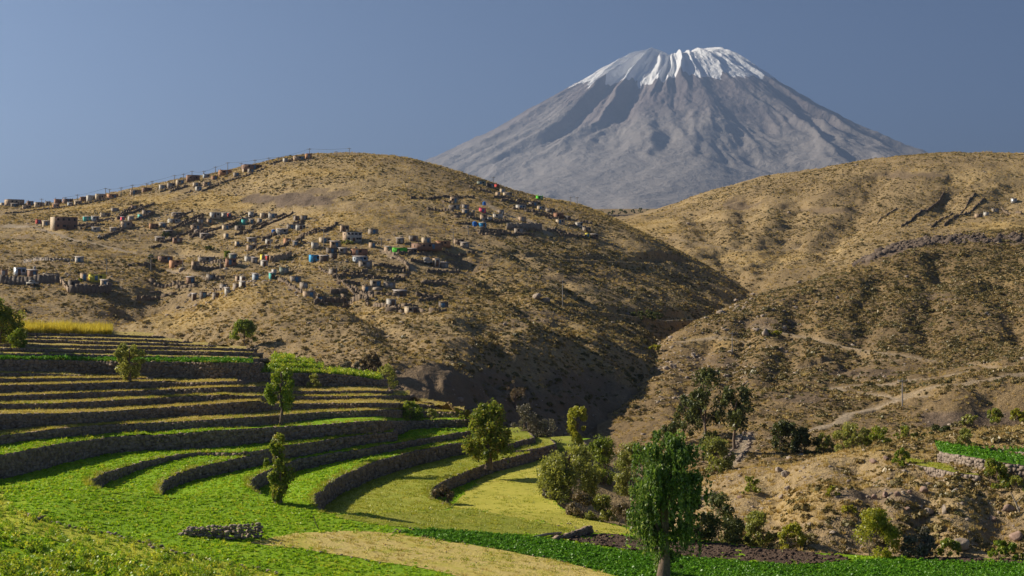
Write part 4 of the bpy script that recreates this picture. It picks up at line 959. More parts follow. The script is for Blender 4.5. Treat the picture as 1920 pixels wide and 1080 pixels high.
def plant(name, label, cat, base, H, W, kind='bush', leaf='olive', crown0=0.0, nleaf=2600, lsize=0.13, droop=0.0, seed=1, group=None, clumps=60, lean=0.0, gaps=0.3, trunk=0.045, dense=1.0, depth=0.85):
    """trunk and limbs, and a crown of leaf clumps; sizes in metres"""
    r = np.random.default_rng(seed); root = empty(name, base); tag(root, label, cat, group, 'thing')
    c = crown_shape(kind, r, clumps)
    # leave holes: drop clumps where a coarse noise is low
    g = vnoise(c[:, 0] * 1.7 + seed, c[:, 2] * 3.1 + c[:, 1] * 1.3, seed); c = c[g > np.quantile(g, gaps)]
    h0 = crown0 * H; ch = H - h0
    cen = np.column_stack([c[:, 0] * W / 2 + lean * (h0 + c[:, 2] * ch), c[:, 1] * W / 2 * depth, h0 + c[:, 2] * ch * 0.94])
    k = r.integers(0, len(cen), nleaf); cr = 0.13 * min(W, ch) * r.uniform(0.5, 1.6, len(cen))
    d = r.normal(size=(nleaf, 3)); d /= np.linalg.norm(d, axis=1)[:, None]
    p = cen[k] + d * (cr[k] * r.uniform(0.25, 1, nleaf) ** 0.6)[:, None]
    if droop >= 1:      # hanging strands
        st = r.integers(0, 9, nleaf); key = k * 9 + st; ang = hsh(key, key * 0 + 3, seed) * 6.283; rad = np.sqrt(hsh(key, key * 0 + 5, seed)) * cr[k] * 1.25
        ln = cr[k] * droop * (0.6 + 1.4 * hsh(key, key * 0 + 7, seed))
        p = cen[k] + np.stack([np.cos(ang) * rad, np.sin(ang) * rad, cr[k] * .5 - r.uniform(0, 1, nleaf) * ln], -1) + r.normal(size=(nleaf, 3)) * 0.06
    elif droop: p[:, 2] -= droop * cr[k] * r.uniform(0, 1.6, nleaf) ** 1.5
    p[:, 2] = np.maximum(p[:, 2], 0.03)
    V, Q = quads_at(p, lsize, r, 1.9 if droop else 1.5, 0.2, droop * 1.5, nrm=d)
    me = mesh_np('crown', V, Q, mat=LEAVES[leaf])
    cl = r.uniform(0, 0.55, len(cen)); attr(me, 'tint', np.repeat(cl[k] + r.uniform(0, 0.4, nleaf), 4))
    link('crown', me, root)
    # trunk and limbs
    parts = []; tr = max(0.025, trunk * (H ** 0.9) * 0.5); ntr = 1 if kind in ('molle', 'slim', 'forked', 'top', 'tree') else 3
    for t in range(ntr):
        off = r.normal(size=2) * W * 0.05 * (ntr > 1); top = np.array([off[0] * 3 + lean * H * .8, off[1] * 3, H * (0.82 if ntr == 1 else .6)])
        zz = np.linspace(0, 1, 7); path = np.stack([off[0] + (top[0] - off[0]) * zz, off[1] + (top[1] - off[1]) * zz, top[2] * zz - 0.1 * (zz == 0)], -1)
        path[1:, :2] += r.normal(size=(6, 2)) * W * 0.025
        parts.append(tube(path, tr * np.interp(zz, [0, .12, 1], [1.45, 1.0, .25]) / (1 if ntr == 1 else 1.6)))
        for _ in range(7 if ntr == 1 else 3):
            j = r.integers(0, len(cen)); zs = r.uniform(max(crown0 - 0.08, .08), .75); st = np.array([np.interp(zs, zz, path[:, i]) for i in range(3)])
            en = cen[j]; mid = (st + en) / 2 + np.array([0, 0, 0.08 * H]) * r.uniform(-.3, 1)
            parts.append(tube([st, mid, en], [tr * .45, tr * .28, tr * .08], 5))
    link('trunk', mesh_np('trunk', *merge(parts), mat=BARK, smooth=True), root)
    PLANTS.append(root); return root
def on_level(k, px, py):
    X, Y, Z = unproj(np.array([px]), np.array([py]), level_z(k), 40); return Vector((X[0], Y[0], Z[0]))
def on_tread(nm, px, back=0.5):
    x, Y, bk, Z = TREADS[nm]; y = np.interp(px, x, Y) * (1 - back) + np.interp(px, x, bk) * back
    return Vector((float(ray_xy(px, y)), float(y), float(np.interp(px, x, Z))))
def sz(p, px): return px / F * p.y
_sd = [1000]
def put(name, label, cat, p, hpx, wpx, **kw):
    _sd[0] += 7; return plant(name, label, cat, p, sz(p, hpx), sz(p, wpx), seed=_sd[0], **kw)
b = on_level('P1', 1243, 1086)
put('molle_tree', 'big drooping leafy tree with thick bare trunk in the foreground', 'tree', b, 290, 128, kind='molle', leaf='molle', crown0=0.22, nleaf=25000, lsize=0.13, droop=1.2, clumps=170, gaps=.36, trunk=.085, lean=.03)
put('bush', 'low leafy suckers at the foot of the big drooping tree', 'bush', b + Vector((0.35, 1.2, 0)), 48, 60, leaf='molle', nleaf=2200, lsize=.12)
put('slim_tree', 'slim column-shaped leafy tree standing on the bright green terrace', 'tree', on_level('P3', 522, 943), 134, 54, kind='slim', leaf='green', crown0=.08, nleaf=6500, lsize=.14, droop=.7, clumps=80, trunk=.10, gaps=.32)
put('slender_tree', 'slender forked tree with bare lower trunk on the terrace walls', 'tree', on_tread('A', 527, .3), 122, 62, kind='forked', leaf='fresh', crown0=.26, nleaf=3000, lsize=.16, droop=.6, clumps=34, gaps=.45, trunk=.06)
put('leafy_tree', 'lone round leafy tree on the low wall beside the yellow field', 'tree', on_level('P2', 916, 878), 128, 82, kind='tree', leaf='green', crown0=.2, nleaf=12000, lsize=.16, droop=.4, clumps=110, gaps=.36, trunk=.11)
put('gnarled_tree', 'small gnarled tree among the brown terrace walls', 'tree', on_tread('F', 243, .2), 72, 54, kind='forked', leaf='olive', crown0=.05, nleaf=5200, lsize=.13, clumps=60, gaps=.35, trunk=.10)
put('hill_tree', 'single small round tree on the slope behind the terraces', 'tree', hit(458, 655, ymin=260), 55, 46, kind='tree', leaf='green', crown0=.3, nleaf=5000, lsize=.24, clumps=60, gaps=.2, trunk=.06)
put('dark_tree', 'large dark tree cut off by the left edge of the picture', 'tree', on_tread('L', 2, .4), 84, 92, kind='tree', leaf='green', crown0=.08, nleaf=11000, lsize=.15, clumps=100, gaps=.32)
put('bush', 'pale green bush under the dark tree beside the ripe wheat', 'bush', on_tread('K', 32, .3), 34, 36, leaf='fresh', nleaf=2400, lsize=.12)
put('yellow_tree', 'slim yellowish tree in front of the dark ravine', 'tree', Vector((ray_xy(1083, 158), 158, pz(838, 158))), 74, 46, kind='forked', leaf='yellow', crown0=.12, nleaf=5200, lsize=.17, clumps=50, gaps=.25, trunk=.08)
put('spreading_tree', 'wide spreading willow-like tree beside the yellow field', 'tree', on_level('P1', 1070, 935), 105, 125, kind='tree', leaf='olive', crown0=.12, nleaf=14000, lsize=.14, droop=.6, clumps=130, gaps=.42, trunk=.07)
put('bush', 'tall bush between the spreading tree and the big drooping tree', 'bush', Vector((ray_xy(1185, 135), 135, pz(935, 135))), 105, 66, leaf='olive', nleaf=7500, lsize=.14, clumps=80)
put('bush', 'rounded bush rising behind the spreading tree', 'bush', Vector((ray_xy(1128, 150), 150, pz(905, 150))), 82, 84, leaf='green', nleaf=7500, lsize=.15, clumps=80)
put('bare_bush', 'grey half-bare bush behind the lone leafy tree', 'bush', Vector((ray_xy(985, 160), 160, pz(838, 160))), 82, 62, leaf='grey', nleaf=2600, lsize=.14, clumps=60, gaps=.4, trunk=.08)
put('bare_bush', 'smaller grey bush at the edge of the dark ravine', 'bush', Vector((ray_xy(1025, 160), 160, pz(835, 160))), 52, 52, leaf='grey', nleaf=1800, lsize=.14, clumps=50, gaps=.35)
put('bare_tree', 'thin bare reddish tree against the dark ravine', 'tree', hit(966, 765), 52, 40, kind='forked', leaf='brown', crown0=.25, nleaf=900, lsize=.16, clumps=30, trunk=.08)
e1 = Vector((ray_xy(1322, 215), 215, pz(838, 215)))
put('eucalyptus', 'tall eucalyptus with a bare trunk by the causeway', 'tree', e1, 152, 74, kind='top', leaf='dark', crown0=.32, nleaf=3000, lsize=.28, droop=.6, clumps=50, gaps=.45, trunk=.05)
put('eucalyptus', 'eucalyptus with bare trunk nearest the stony causeway', 'tree', Vector((ray_xy(1377, 212), 212, pz(840, 212))), 128, 70, kind='top', leaf='dark', crown0=.36, nleaf=2800, lsize=.28, droop=.6, clumps=48, gaps=.42, trunk=.05)
put('eucalyptus', 'dark full-crowned tree behind the two bare-trunked eucalyptus', 'tree', Vector((ray_xy(1283, 232), 232, pz(818, 232))), 84, 66, kind='tree', leaf='dark', crown0=.1, nleaf=2800, lsize=.28, clumps=50, gaps=.4)
BUSH = [  # bearing, foot, height, width, leaf, surface, label
 (828,946,38,46,'brown','P1','brown dry bush at the end of the low stone wall'),
 (1090,970,48,56,'brown','P1','brown brush at the near edge of the hay field, first from the spreading tree'),
 (1128,976,46,58,'olive','P1','grey-green brush at the near edge of the hay field, middle clump'),
 (1165,986,44,42,'brown','P1','reddish brown brush at the near edge of the hay field, beside the big tree'),
 (1040,936,34,48,'grey','P1','grey twiggy shrub at the foot of the spreading tree'),
 (1200,1010,32,40,'olive','P1','small shrub in front of the big drooping tree'),
 (1345,1022,98,88,'dark',100,'tall dark bush just behind the big drooping tree'),
 (1300,1015,80,70,'dark',106,'dark bush half hidden by the big drooping tree'),
 (1422,1022,64,62,'olive',101,'thin branching bush beside the tall dark bush'),
 (1380,1022,44,46,'dark',100,'low dark bush in front of the thin branching bush'),
 (1484,1028,44,58,'yellow',100,'yellow-green low bush at the edge of the ploughed soil'),
 (1636,1042,86,98,'yellow',98,'large yellow-green bush at the foot of the stony slope'),
 (1722,1044,56,64,'grey',98,'grey-green thin bush beside the large yellow-green bush'),
 (1780,1040,30,46,'green',98,'small green bush under the boulder at the slope foot'),
 (1880,1046,30,80,'fresh',97,'green weeds bush at the foot of the slope near the frame edge'),
 (1408,924,30,44,'green','L4','small dark green bush on the upper stony slope'),
 (1690,876,34,32,'fresh','L4','pointed green bush alone on the stony slope crest'),
 (1862,912,50,74,'green','L4','rounded green bush below the stone-walled green plot'),
 (1810,846,42,42,'olive','L4','feathery bush above the stone-walled plots'),
 (1905,920,26,40,'olive','L4','olive shrub right of the rounded green bush'),
 (1845,868,14,20,'green','L4','tiny bush on the green walled plot'),
 (1560,930,18,30,'yellow','L4','small yellowish shrub in the middle of the stony slope'),
 (1590,962,16,36,'yellow','L4','straw-yellow cushion shrub low on the stony slope'),
 (1345,886,66,66,'olive',188,'round olive bush left of the causeway foot'),
 (1335,858,50,48,'dark',200,'dark bush under the eucalyptus trunks'),
 (1470,846,56,64,'dark',206,'dark rounded bush right of the causeway'),
 (1505,852,48,56,'dark',204,'dark bush filling the valley beside the dark rounded bush'),
 (1545,848,34,40,'olive',205,'small olive bush in the valley bottom'),
 (1598,844,48,84,'olive',206,'wide olive bush in the valley bottom'),
 (1650,838,38,66,'green',208,'green bush right of the wide olive bush'),
 (1700,826,26,60,'green',214,'low green hedge-like bush in the valley'),
 (1760,822,24,70,'dark',216,'low dark bush row in the valley below the cut bank'),
 (1860,798,32,50,'green',236,'green bush under the cut bank'),
 (1905,796,30,46,'yellow',236,'yellow-green bush under the cut bank near the frame edge'),
 (1820,800,22,40,'olive',238,'small olive bush under the cut bank'),
 (1255,840,44,50,'dark',218,'dark shrub at the mouth of the ravine'),
 (1215,868,34,50,'dark',200,'dark shrub in the stream bed'),
 (1240,905,50,60,'green',172,'green bush in the stream bed behind the big drooping tree'),
 (768,792,42,48,'fresh','A','bright green shrub growing on top of the tall dark wall'),
 (808,790,20,26,'olive','A','small shrub on the wall right of the bright green shrub'),
 (870,792,16,24,'green','A','tiny green shrub at the end of the tall dark wall'),
 (590,727,26,38,'olive','F2','round shrub on the terraces below the green crop plots'),
 (695,702,38,42,'brown',200,'brownish round bush at the end of the green crop plots'),
 (722,728,46,48,'olive',172,'leafy bush where the crop plots meet the dark ravine'),
 (662,700,28,62,'grey',205,'grey-green shrubs behind the crop plots'),
 (425,486,16,18,'green','L','round green tree beside the dirt road in the village'),
 (310,445,10,30,'dark','L','dark shrub row in the middle of the sloping village'),
 (395,470,8,46,'dark','L','long dark hedge in the sloping village'),
 (645,459,9,40,'olive','L','shrubs in front of the two-storey white house'),
 (150,538,16,16,'green','L','green tree inside the dark compound'),
 (285,492,14,18,'dark','L','dark tree at the first house along the dirt road'),
 (1230,660,14,30,'yellow','L','yellowish shrub at the head of the ravine'),
 (1450,628,9,40,'yellow','L','yellow-green shrubs among the boulders of the right hill'),
 (1210,600,18,70,'dark','L','dark reddish thicket on the track across the valley'),
]
for px, py, h, wd, lf, sf, lab in BUSH:
    if sf == 'P1': p = on_level('P1', px, py)
    elif sf == 'A': p = on_tread('A', px, 0.15)
    elif sf == 'F2': p = on_tread('E', px, .6)
    elif sf == 'L4': p = hit(px, py, (L4,)) or Vector((ray_xy(px, 130), 130, pz(py, 130)))
    elif sf == 'L': p = hit(px, py)
    elif sf <= 110: p = on_level('P1', px, py) if py >= 1037 or px < 1330 else (hit(px, py, (L4,)) or on_level('P1', px, py))
    elif sf > 185: p = hit(px, py, (L3, L1), 170) or Vector((float(ray_xy(px, sf)), float(sf), float(pz(py, sf))))
    else: p = Vector((float(ray_xy(px, sf)), float(sf), float(pz(py, sf))))
    n = int(np.clip(h * wd * 1.1, 260, 5200)); far = p.y > 180
    put('tree' if 'tree' in lab.split(' ')[:3] else 'bush', lab, 'tree' if 'tree' in lab.split(' ')[:3] else 'bush', p, h, wd, leaf=lf, nleaf=n, lsize=(0.13 if not far else 0.0011 * p.y), clumps=int(np.clip(wd, 20, 70)), gaps=.38, depth=.8)
# far row of trees and wall on the plain below the volcano
for i, px in enumerate((1092, 1103, 1128, 1141, 1150, 1163, 1172, 1186, 1201, 1214)):
    Yf = 1500 + 6 * i; p = Vector((float(ray_xy(px, Yf)), Yf, float(ground_z(ray_xy(px, Yf), np.array(Yf)))))
    plant('plain_tree', 'tiny dark tree on the plain below the volcano, %s from the left' % ORD[i], 'tree', p, 3.2 + (i * 7 % 3), 5 + (i % 3), leaf='dark', nleaf=260, lsize=.9, seed=3000 + i, clumps=14, group='row of trees on the plain below the volcano')
# ------------------------------------------------------------------ village
def boxes(L):
    V = []; Q = []
    for i, (lo, hi) in enumerate(L):
        V += [(x, y, z) for x in (lo[0], hi[0]) for y in (lo[1], hi[1]) for z in (lo[2], hi[2])]
        Q += [tuple(8 * i + j for j in q) for q in ((0,1,3,2),(4,6,7,5),(0,4,5,1),(2,3,7,6),(0,2,6,4),(1,5,7,3))]
    return np.array(V, float), np.array(Q)
def bm_(name, L, mat): return mesh_np(name, *boxes(L), mat=mat)
def paint(name, c, v=0.14): return m_simple(name, tuple(x * (1 - v * 2) for x in c), tuple(min(1, x * (1 + v)) for x in c), 1.6, 0.85, 0.25, 0.03)
HM = {'grey': paint('grey_block', (0.27, 0.225, 0.18)), 'dark': paint('dark_block', (0.16, 0.13, 0.105)), 'tan': paint('tan_adobe', (0.37, 0.27, 0.18)),
 'cream': paint('cream_plaster', (0.45, 0.36, 0.25)), 'white': paint('white_paint', (0.44, 0.41, 0.36)), 'brick': paint('red_brick', (0.3, 0.16, 0.1)),
 'brown': paint('brown_brick', (0.24, 0.145, 0.10)), 'red': paint('red_paint', (0.45, 0.06, 0.05)), 'pink': paint('pink_red_paint', (0.70, 0.10, 0.16)),
 'blue': paint('blue_paint', (0.06, 0.32, 0.58)), 'tankblue': paint('blue_plastic', (0.03, 0.16, 0.50)), 'green': paint('bright_green_paint', (0.10, 0.50, 0.04)), 'teal': paint('teal_paint', (0.10, 0.42, 0.38)),
 'yellow': paint('yellow_paint', (0.62, 0.55, 0.08)), 'orange': paint('orange_plaster', (0.42, 0.22, 0.115)), 'metal': m_simple('corrugated_metal', (0.42, 0.42, 0.42), (0.62, 0.62, 0.62), 2, 0.45, 0.3, .03, metal=.6, spec=.5),
 'greygreen': paint('grey_green_paint', (0.22, 0.25, 0.20)), 'steelblue': paint('pale_blue_sheet', (0.34, 0.38, 0.42))}
ROOFM = {'tin': m_simple('rusty_tin_roof', (0.26, 0.20, 0.16), (0.48, 0.44, 0.40), 1.3, 0.6, 0.4, .04, metal=.2), 'slab': paint('concrete_slab', (0.40, 0.36, 0.31)), 'white': HM['white']}
DARK = m_simple('dark_opening', (0.018, 0.016, 0.015), (0.035, 0.03, 0.028), 2, 0.6, 0)
DOORM = [paint('door_wood', (0.17, 0.10, 0.06)), paint('door_blue', (0.10, 0.20, 0.30)), paint('door_grey', (0.32, 0.32, 0.31))]
CN = {'grey': 'grey block', 'dark': 'dark grey block', 'tan': 'tan adobe', 'cream': 'cream plastered', 'white': 'whitewashed', 'brick': 'red brick', 'brown': 'brown brick', 'red': 'red', 'pink': 'pinkish red', 'blue': 'bright blue', 'green': 'bright green', 'teal': 'teal', 'yellow': 'yellow', 'orange': 'orange brick', 'metal': 'pale sheet metal', 'greygreen': 'grey-green', 'steelblue': 'pale blue', 'tankblue': 'deep blue'}
def area_of(px, py):
    if px > 1500: return 'on the far right hill'
    if px < 300 and py < 392: return 'in the row on the far left skyline'
    if px < 600 and py < 362: return 'on the ridge below the hilltop'
    if px > 840 and py < 445: return 'on the right shoulder of the hill'
    if px < 240 and py > 484: return 'in the dark compound low on the left'
    if px < 560 and py < 410: return 'along the top of the sloping village'
    if px < 575 and py < 446: return 'in the middle of the sloping village'
    if px < 575 and py < 474: return 'in the lower rows of the sloping village'
    if px < 575 and py < 506: return 'along the dirt road'
    if px < 500: return 'in the hollow beside the spur'
    if py < 506: return 'around the two-storey white house'
    return 'on the shaded lower spur'
HOUSES = []
HRNG = random.Random(5)
def house(x0, x1, yt, yb, col, kind='hut', desc=None, label=None, wins=None, layer=None, left=None, yaw=None, roof=None):
    """x0..x1, yt..yb: bearing and elevation span seen in the photograph; stands on the hill where its foot is seen"""
    p = hit((x0 + x1) / 2, yb, layer) or hit((x0 + x1) / 2, yb + 3, layer)
    if p is None: return None
    k = p.y / F; W = (x1 - x0) * k; H = max((yb - yt) * k * 0.88, 1.6)
    a = math.radians(HRNG.uniform(14, 30) if yaw is None else yaw) - math.atan2(p.x, p.y) * 0.6
    D = min(max(W * 0.62, 2.2), 6.5); fw = max((W - D * math.sin(a)) / math.cos(a), W * 0.55)
    sink = 0.5
    root = empty('house', p, a); h = H
    mat = HM[col]
    w2, d2 = fw / 2, D / 2
    flat = kind in ('hut', 'two', 'long')
    wl = [((-w2, -d2, -sink), (w2, d2, h - 0.25))] if flat else [((-w2, -d2, -sink), (w2, d2, h - 0.05))]
    if flat:    # parapet
        wl += [((-w2, -d2, h - .253), (w2, -d2 + .18, h)), ((-w2, d2 - .18, h - .253), (w2, d2, h)), ((-w2, -d2 + .183, h - .252), (-w2 + .18, d2 - .183, h)), ((w2 - .18, -d2 + .183, h - .252), (w2, d2 - .183, h))]
    link('wall', bm_('wall', wl, mat), root)
    if left: 
        link('side_wall', bm_('side_wall', [((-w2 - .03, -d2 - .01, -sink), (-w2 + .01, d2 + .01, h + .01))], HM[left]), root)
    if kind == 'shed':
        V = np.array([(-w2 - .25, -d2 - .3, h - .12), (w2 + .25, -d2 - .3, h - .12), (w2 + .25, d2 + .25, h + .22), (-w2 - .25, d2 + .25, h + .22)]); V = np.vstack([V, V + (0, 0, .06)])
        link('roof', mesh_np('roof', V, [(0,3,2,1),(4,5,6,7),(0,1,5,4),(1,2,6,5),(2,3,7,6),(3,0,4,7)], mat=ROOFM[roof or 'tin']), root)
    else:
        rl = [((-w2 + .183, -d2 + .183, h - .25), (w2 - .183, d2 - .183, h - .20))]
        link('roof', bm_('roof', rl, ROOFM[roof or 'slab']), root)
        if HRNG.random() < .5:      # reinforcing stubs left standing for a next storey
            st = [((sx * (w2 - .12) - .09, sy * (d2 - .12) - .09, h + .002), (sx * (w2 - .12) + .09, sy * (d2 - .12) + .09, h + HRNG.uniform(.25, .7))) for sx in (-1, 1) for sy in (-1, 1)]
            
            for q in st[:HRNG.randint(2, 4)]: link('column_stub', bm_('column_stub', [q], mat), root)
    storeys = 2 if kind == 'two' else 1; sh = h / storeys
    dx = HRNG.uniform(-.25, .25) * fw; dh = min(2.0, sh * .8)
    link('door', bm_('door', [((dx - .42, -d2 - .05, 0), (dx + .42, -d2 + .02, dh))], HRNG.choice(DOORM)), root)
    n = wins if wins is not None else (2 if fw > 5 else 1)
    for s in range(storeys):
        for i in range(n):
            wx = -w2 + fw * (i + .5) / n
            if s == 0 and abs(wx - dx) < .9: wx = dx + (1.2 if dx < 0 else -1.2)
            if abs(wx) > w2 - .35: continue
            z = s * sh + sh * .42; link('window', bm_('window', [((wx - .38, -d2 - .04, z), (wx + .38, -d2 + .02, z + min(.85, sh * .38)))], DARK), root)
    if D > 2.6 and HRNG.random() < .7:
        z = (storeys - 1) * sh + sh * .4; link('window', bm_('window', [((-w2 - .045, -.35, z), (-w2 + .02, .35, z + min(.8, sh * .36)))], DARK), root)
    HOUSES.append((root, (x0 + x1) / 2, yb, col, kind, W, H, desc, label)); return root

T = [  # x0, x1, top, foot, colour, form
 (0,9,377,383,'cream','hut'),(8,46,370,381,'tan','long'),(50,63,376,385,'brown','hut'),(64,83,378,388,'cream','hut'),(41,60,384,391,'tan','hut'),(84,95,377,385,'dark','hut'),(101,116,372,384,'brick','hut'),(117,137,372,380,'brown','hut'),(139,154,376,384,'cream','shed'),(149,162,368,378,'brown','hut'),(162,178,365,377,'white','hut'),(178,199,362,375,'cream','hut'),(200,222,363,372,'orange','hut'),(243,265,355,365,'tan','hut'),(266,286,351,359,'brown','hut'),(20,34,381,388,'dark','shed'),(98,112,384,389,'orange','shed'),(126,138,380,386,'steelblue','shed'),
 (298,312,346,354,'white','shed'),(313,329,342,352,'grey','hut'),(330,346,336,346,'cream','hut'),(348,375,327,340,'brown','hut'),(380,393,326,333,'steelblue','hut'),(396,409,329,337,'brick','hut'),(409,435,318,328,'orange','hut'),(452,492,308,318,'brown','long'),(464,476,316,323,'grey','hut'),(454,462,317,323,'cream','shed'),(361,377,342,349,'cream','hut'),(380,397,340,348,'tan','hut'),(366,379,349,357,'white','hut'),(530,540,297,303,'white','shed'),(549,572,292,300,'tan','long'),(572,585,287,297,'orange','hut'),(437,449,323,330,'grey','hut'),
 (155,171,405,414,'teal','shed'),(171,186,405,413,'steelblue','shed'),(187,208,398,406,'cream','hut'),(208,223,389,397,'grey','hut'),(245,256,387,392,'brown','hut'),(266,284,393,402,'grey','hut'),(258,267,403,409,'teal','shed'),(239,252,406,413,'white','shed'),(226,248,413,428,'tan','hut'),(279,291,418,428,'orange','hut'),(171,189,427,434,'white','shed'),(66,78,412,419,'red','hut'),(79,94,413,425,'cream','shed'),(225,235,408,414,'pink','shed'),
 (321,342,399,406,'grey','shed'),(393,414,397,408,'white','hut'),(415,426,400,407,'white','shed'),(426,434,401,407,'red','shed'),(465,476,396,407,'white','hut'),(487,502,399,407,'cream','hut'),(503,520,399,408,'white','hut'),(314,339,410,418,'white','long'),(452,465,411,419,'teal','hut'),(466,477,412,419,'grey','shed'),(369,382,410,419,'grey','hut'),(387,400,410,418,'tan','hut'),(482,492,410,418,'grey','shed'),(281,297,419,427,'orange','hut'),(298,313,419,426,'grey','shed'),(357,380,422,430,'tan','hut'),(416,434,421,430,'cream','hut'),(440,460,422,431,'grey','hut'),(537,553,420,429,'grey','hut'),(554,573,421,430,'white','hut'),(517,541,428,439,'white','shed'),(550,562,405,413,'grey','hut'),(563,577,406,412,'dark','hut'),(307,325,432,440,'dark','shed'),(205,220,428,435,'grey','shed'),
 (323,342,445,454,'brown','hut'),(290,310,446,453,'grey','shed'),(374,395,439,446,'grey','shed'),(419,429,438,446,'cream','hut'),(463,482,447,455,'grey','shed'),(497,512,449,457,'white','hut'),(462,482,458,468,'tan','hut'),(440,448,455,461,'cream','hut'),(531,546,449,456,'orange','hut'),(548,560,455,462,'dark','shed'),
 (296,324,479,491,'brown','hut'),(317,343,486,503,'orange','two'),(358,374,488,503,'tan','hut'),(370,404,481,491,'grey','long'),(422,444,483,497,'brick','hut'),(429,445,480,486,'greygreen','shed'),(458,477,481,490,'white','hut'),(488,496,480,487,'yellow','hut'),(497,506,482,489,'red','shed'),(488,503,493,499,'white','shed'),(470,484,486,493,'dark','shed'),
 (0,16,504,518,'brown','hut'),(25,50,499,517,'metal','hut'),(51,71,505,518,'brown','shed'),(80,112,513,523,'grey','hut'),(150,163,510,526,'tan','hut'),(165,200,513,526,'yellow','long'),(127,150,523,542,'dark','hut'),(187,205,524,536,'cream','shed'),(140,158,484,492,'white','shed'),
 (386,406,517,525,'grey','hut'),(441,449,517,528,'tan','hut'),(449,461,520,529,'white','hut'),(472,486,517,525,'steelblue','shed'),(411,428,531,543,'grey','hut'),(448,461,529,540,'white','shed'),(437,447,534,543,'grey','hut'),(373,389,547,558,'dark','hut'),(397,413,550,560,'grey','hut'),(348,366,523,530,'brown','shed'),(420,432,545,552,'white','shed'),(358,370,556,562,'grey','shed'),
 (637,655,421,434,'tan','hut'),(690,709,428,440,'grey','hut'),(598,620,444,455,'cream','hut'),(583,598,455,464,'white','hut'),(618,639,451,464,'tan','shed'),(611,632,463,475,'dark','hut'),(598,617,478,490,'dark','shed'),(617,633,474,485,'dark','hut'),(634,652,466,475,'grey','shed'),(657,690,465,479,'brick','hut'),(661,690,482,491,'steelblue','shed'),(672,698,488,501,'grey','hut'),(691,704,454,464,'tan','hut'),(763,782,465,476,'dark','shed'),(771,829,455,467,'brown','long'),(815,845,451,461,'orange','hut'),(766,784,442,451,'grey','hut'),(790,808,444,455,'cream','hut'),(824,841,493,502,'grey','shed'),(720,735,463,472,'tan','shed'),(850,871,447,458,'tan','hut'),(742,758,448,456,'dark','shed'),(863,880,457,464,'grey','shed'),
 (509,519,506,515,'white','hut'),(523,542,503,512,'greygreen','hut'),(503,517,516,523,'teal','shed'),(543,565,517,529,'grey','hut'),(561,578,529,541,'grey','hut'),(567,592,544,558,'tan','hut'),(592,611,558,567,'dark','hut'),(616,633,506,515,'grey','hut'),(693,715,528,537,'grey','hut'),(719,742,529,540,'grey','hut'),(678,697,538,547,'tan','hut'),(737,763,545,557,'dark','shed'),(724,743,563,573,'white','hut'),(758,785,573,588,'cream','hut'),(822,841,566,578,'dark','hut'),
 (894,911,339,347,'greygreen','hut'),(912,927,343,352,'dark','hut'),(927,936,346,352,'red','hut'),(937,948,353,362,'cream','hut'),(943,960,361,368,'cream','shed'),(929,938,361,367,'tan','hut'),(1005,1018,367,374,'green','hut'),(844,859,367,382,'tan','hut'),(841,862,383,393,'grey','hut'),(866,879,383,391,'grey','hut'),(866,880,393,401,'grey','shed'),(898,911,391,398,'pink','hut'),(877,890,398,406,'grey','hut'),(900,914,401,415,'tan','two'),(911,923,406,415,'white','hut'),(924,943,400,409,'white','hut'),(933,945,395,401,'grey','hut'),(967,986,383,392,'white','hut'),(991,1008,378,386,'grey','hut'),(1007,1021,385,394,'cream','hut'),(1023,1041,390,398,'grey','hut'),(1038,1057,398,410,'brick','hut'),(1042,1059,410,420,'cream','hut'),(1059,1070,406,413,'grey','shed'),(972,987,405,415,'tan','hut'),(897,912,418,426,'blue','shed'),(964,982,427,437,'grey','hut'),(1079,1092,416,426,'white','shed'),(1092,1108,425,434,'grey','hut'),(1097,1106,438,445,'yellow','hut'),(1106,1122,438,447,'dark','shed'),
 (1896,1906,371,380,'metal','shed'),(1845,1853,397,404,'white','hut'),(1860,1872,390,398,'grey','hut'),(1828,1842,400,407,'tan','hut')]
for t in T: house(*t)
house(94, 146, 404, 431, 'brown', 'two', label='big two-storey brown brick house at the left of the sloping village', wins=4, left='cream')
house(642, 679, 433, 453, 'white', 'two', label='two-storey house, white below and brown above, in the village centre', wins=4, left='tan')
house(579, 599, 476, 491, 'blue', 'hut', label='bright blue box house on the crest of the spur', left='blue', yaw=22)
house(735, 764, 463, 475, 'green', 'long', label='large bright green shed in the village centre', wins=0)
house(811, 825, 482, 500, 'white', 'hut', label='narrow white house beside the parked white truck', left='tan')
GRP = {}
for h in HOUSES: GRP.setdefault((h[3], h[4], area_of(h[1], h[2])), []).append(h)
for (col, kind, ar), L in GRP.items():
    L.sort(key=lambda h: h[1]); nn = {'hut': 'house', 'shed': 'shed', 'two': 'two-storey house', 'long': 'long building'}[kind]
    free = [h for h in L if not h[8]]
    for i, h in enumerate(free):
        base = '%s %s' % (CN[col], nn)
        lab = h[8] or ((base + ' ' + ar) if len(free) == 1 else '%s %s, %s from left' % (base, ar, ORD[i]))
        tag(h[0], 'small ' + lab if h[5] < 2.6 and not h[8] else lab, 'shed' if kind == 'shed' else 'house', 'houses ' + ar, 'thing')
    for h in L:
        if h[8]: tag(h[0], h[8], 'house', 'houses ' + ar, 'thing')

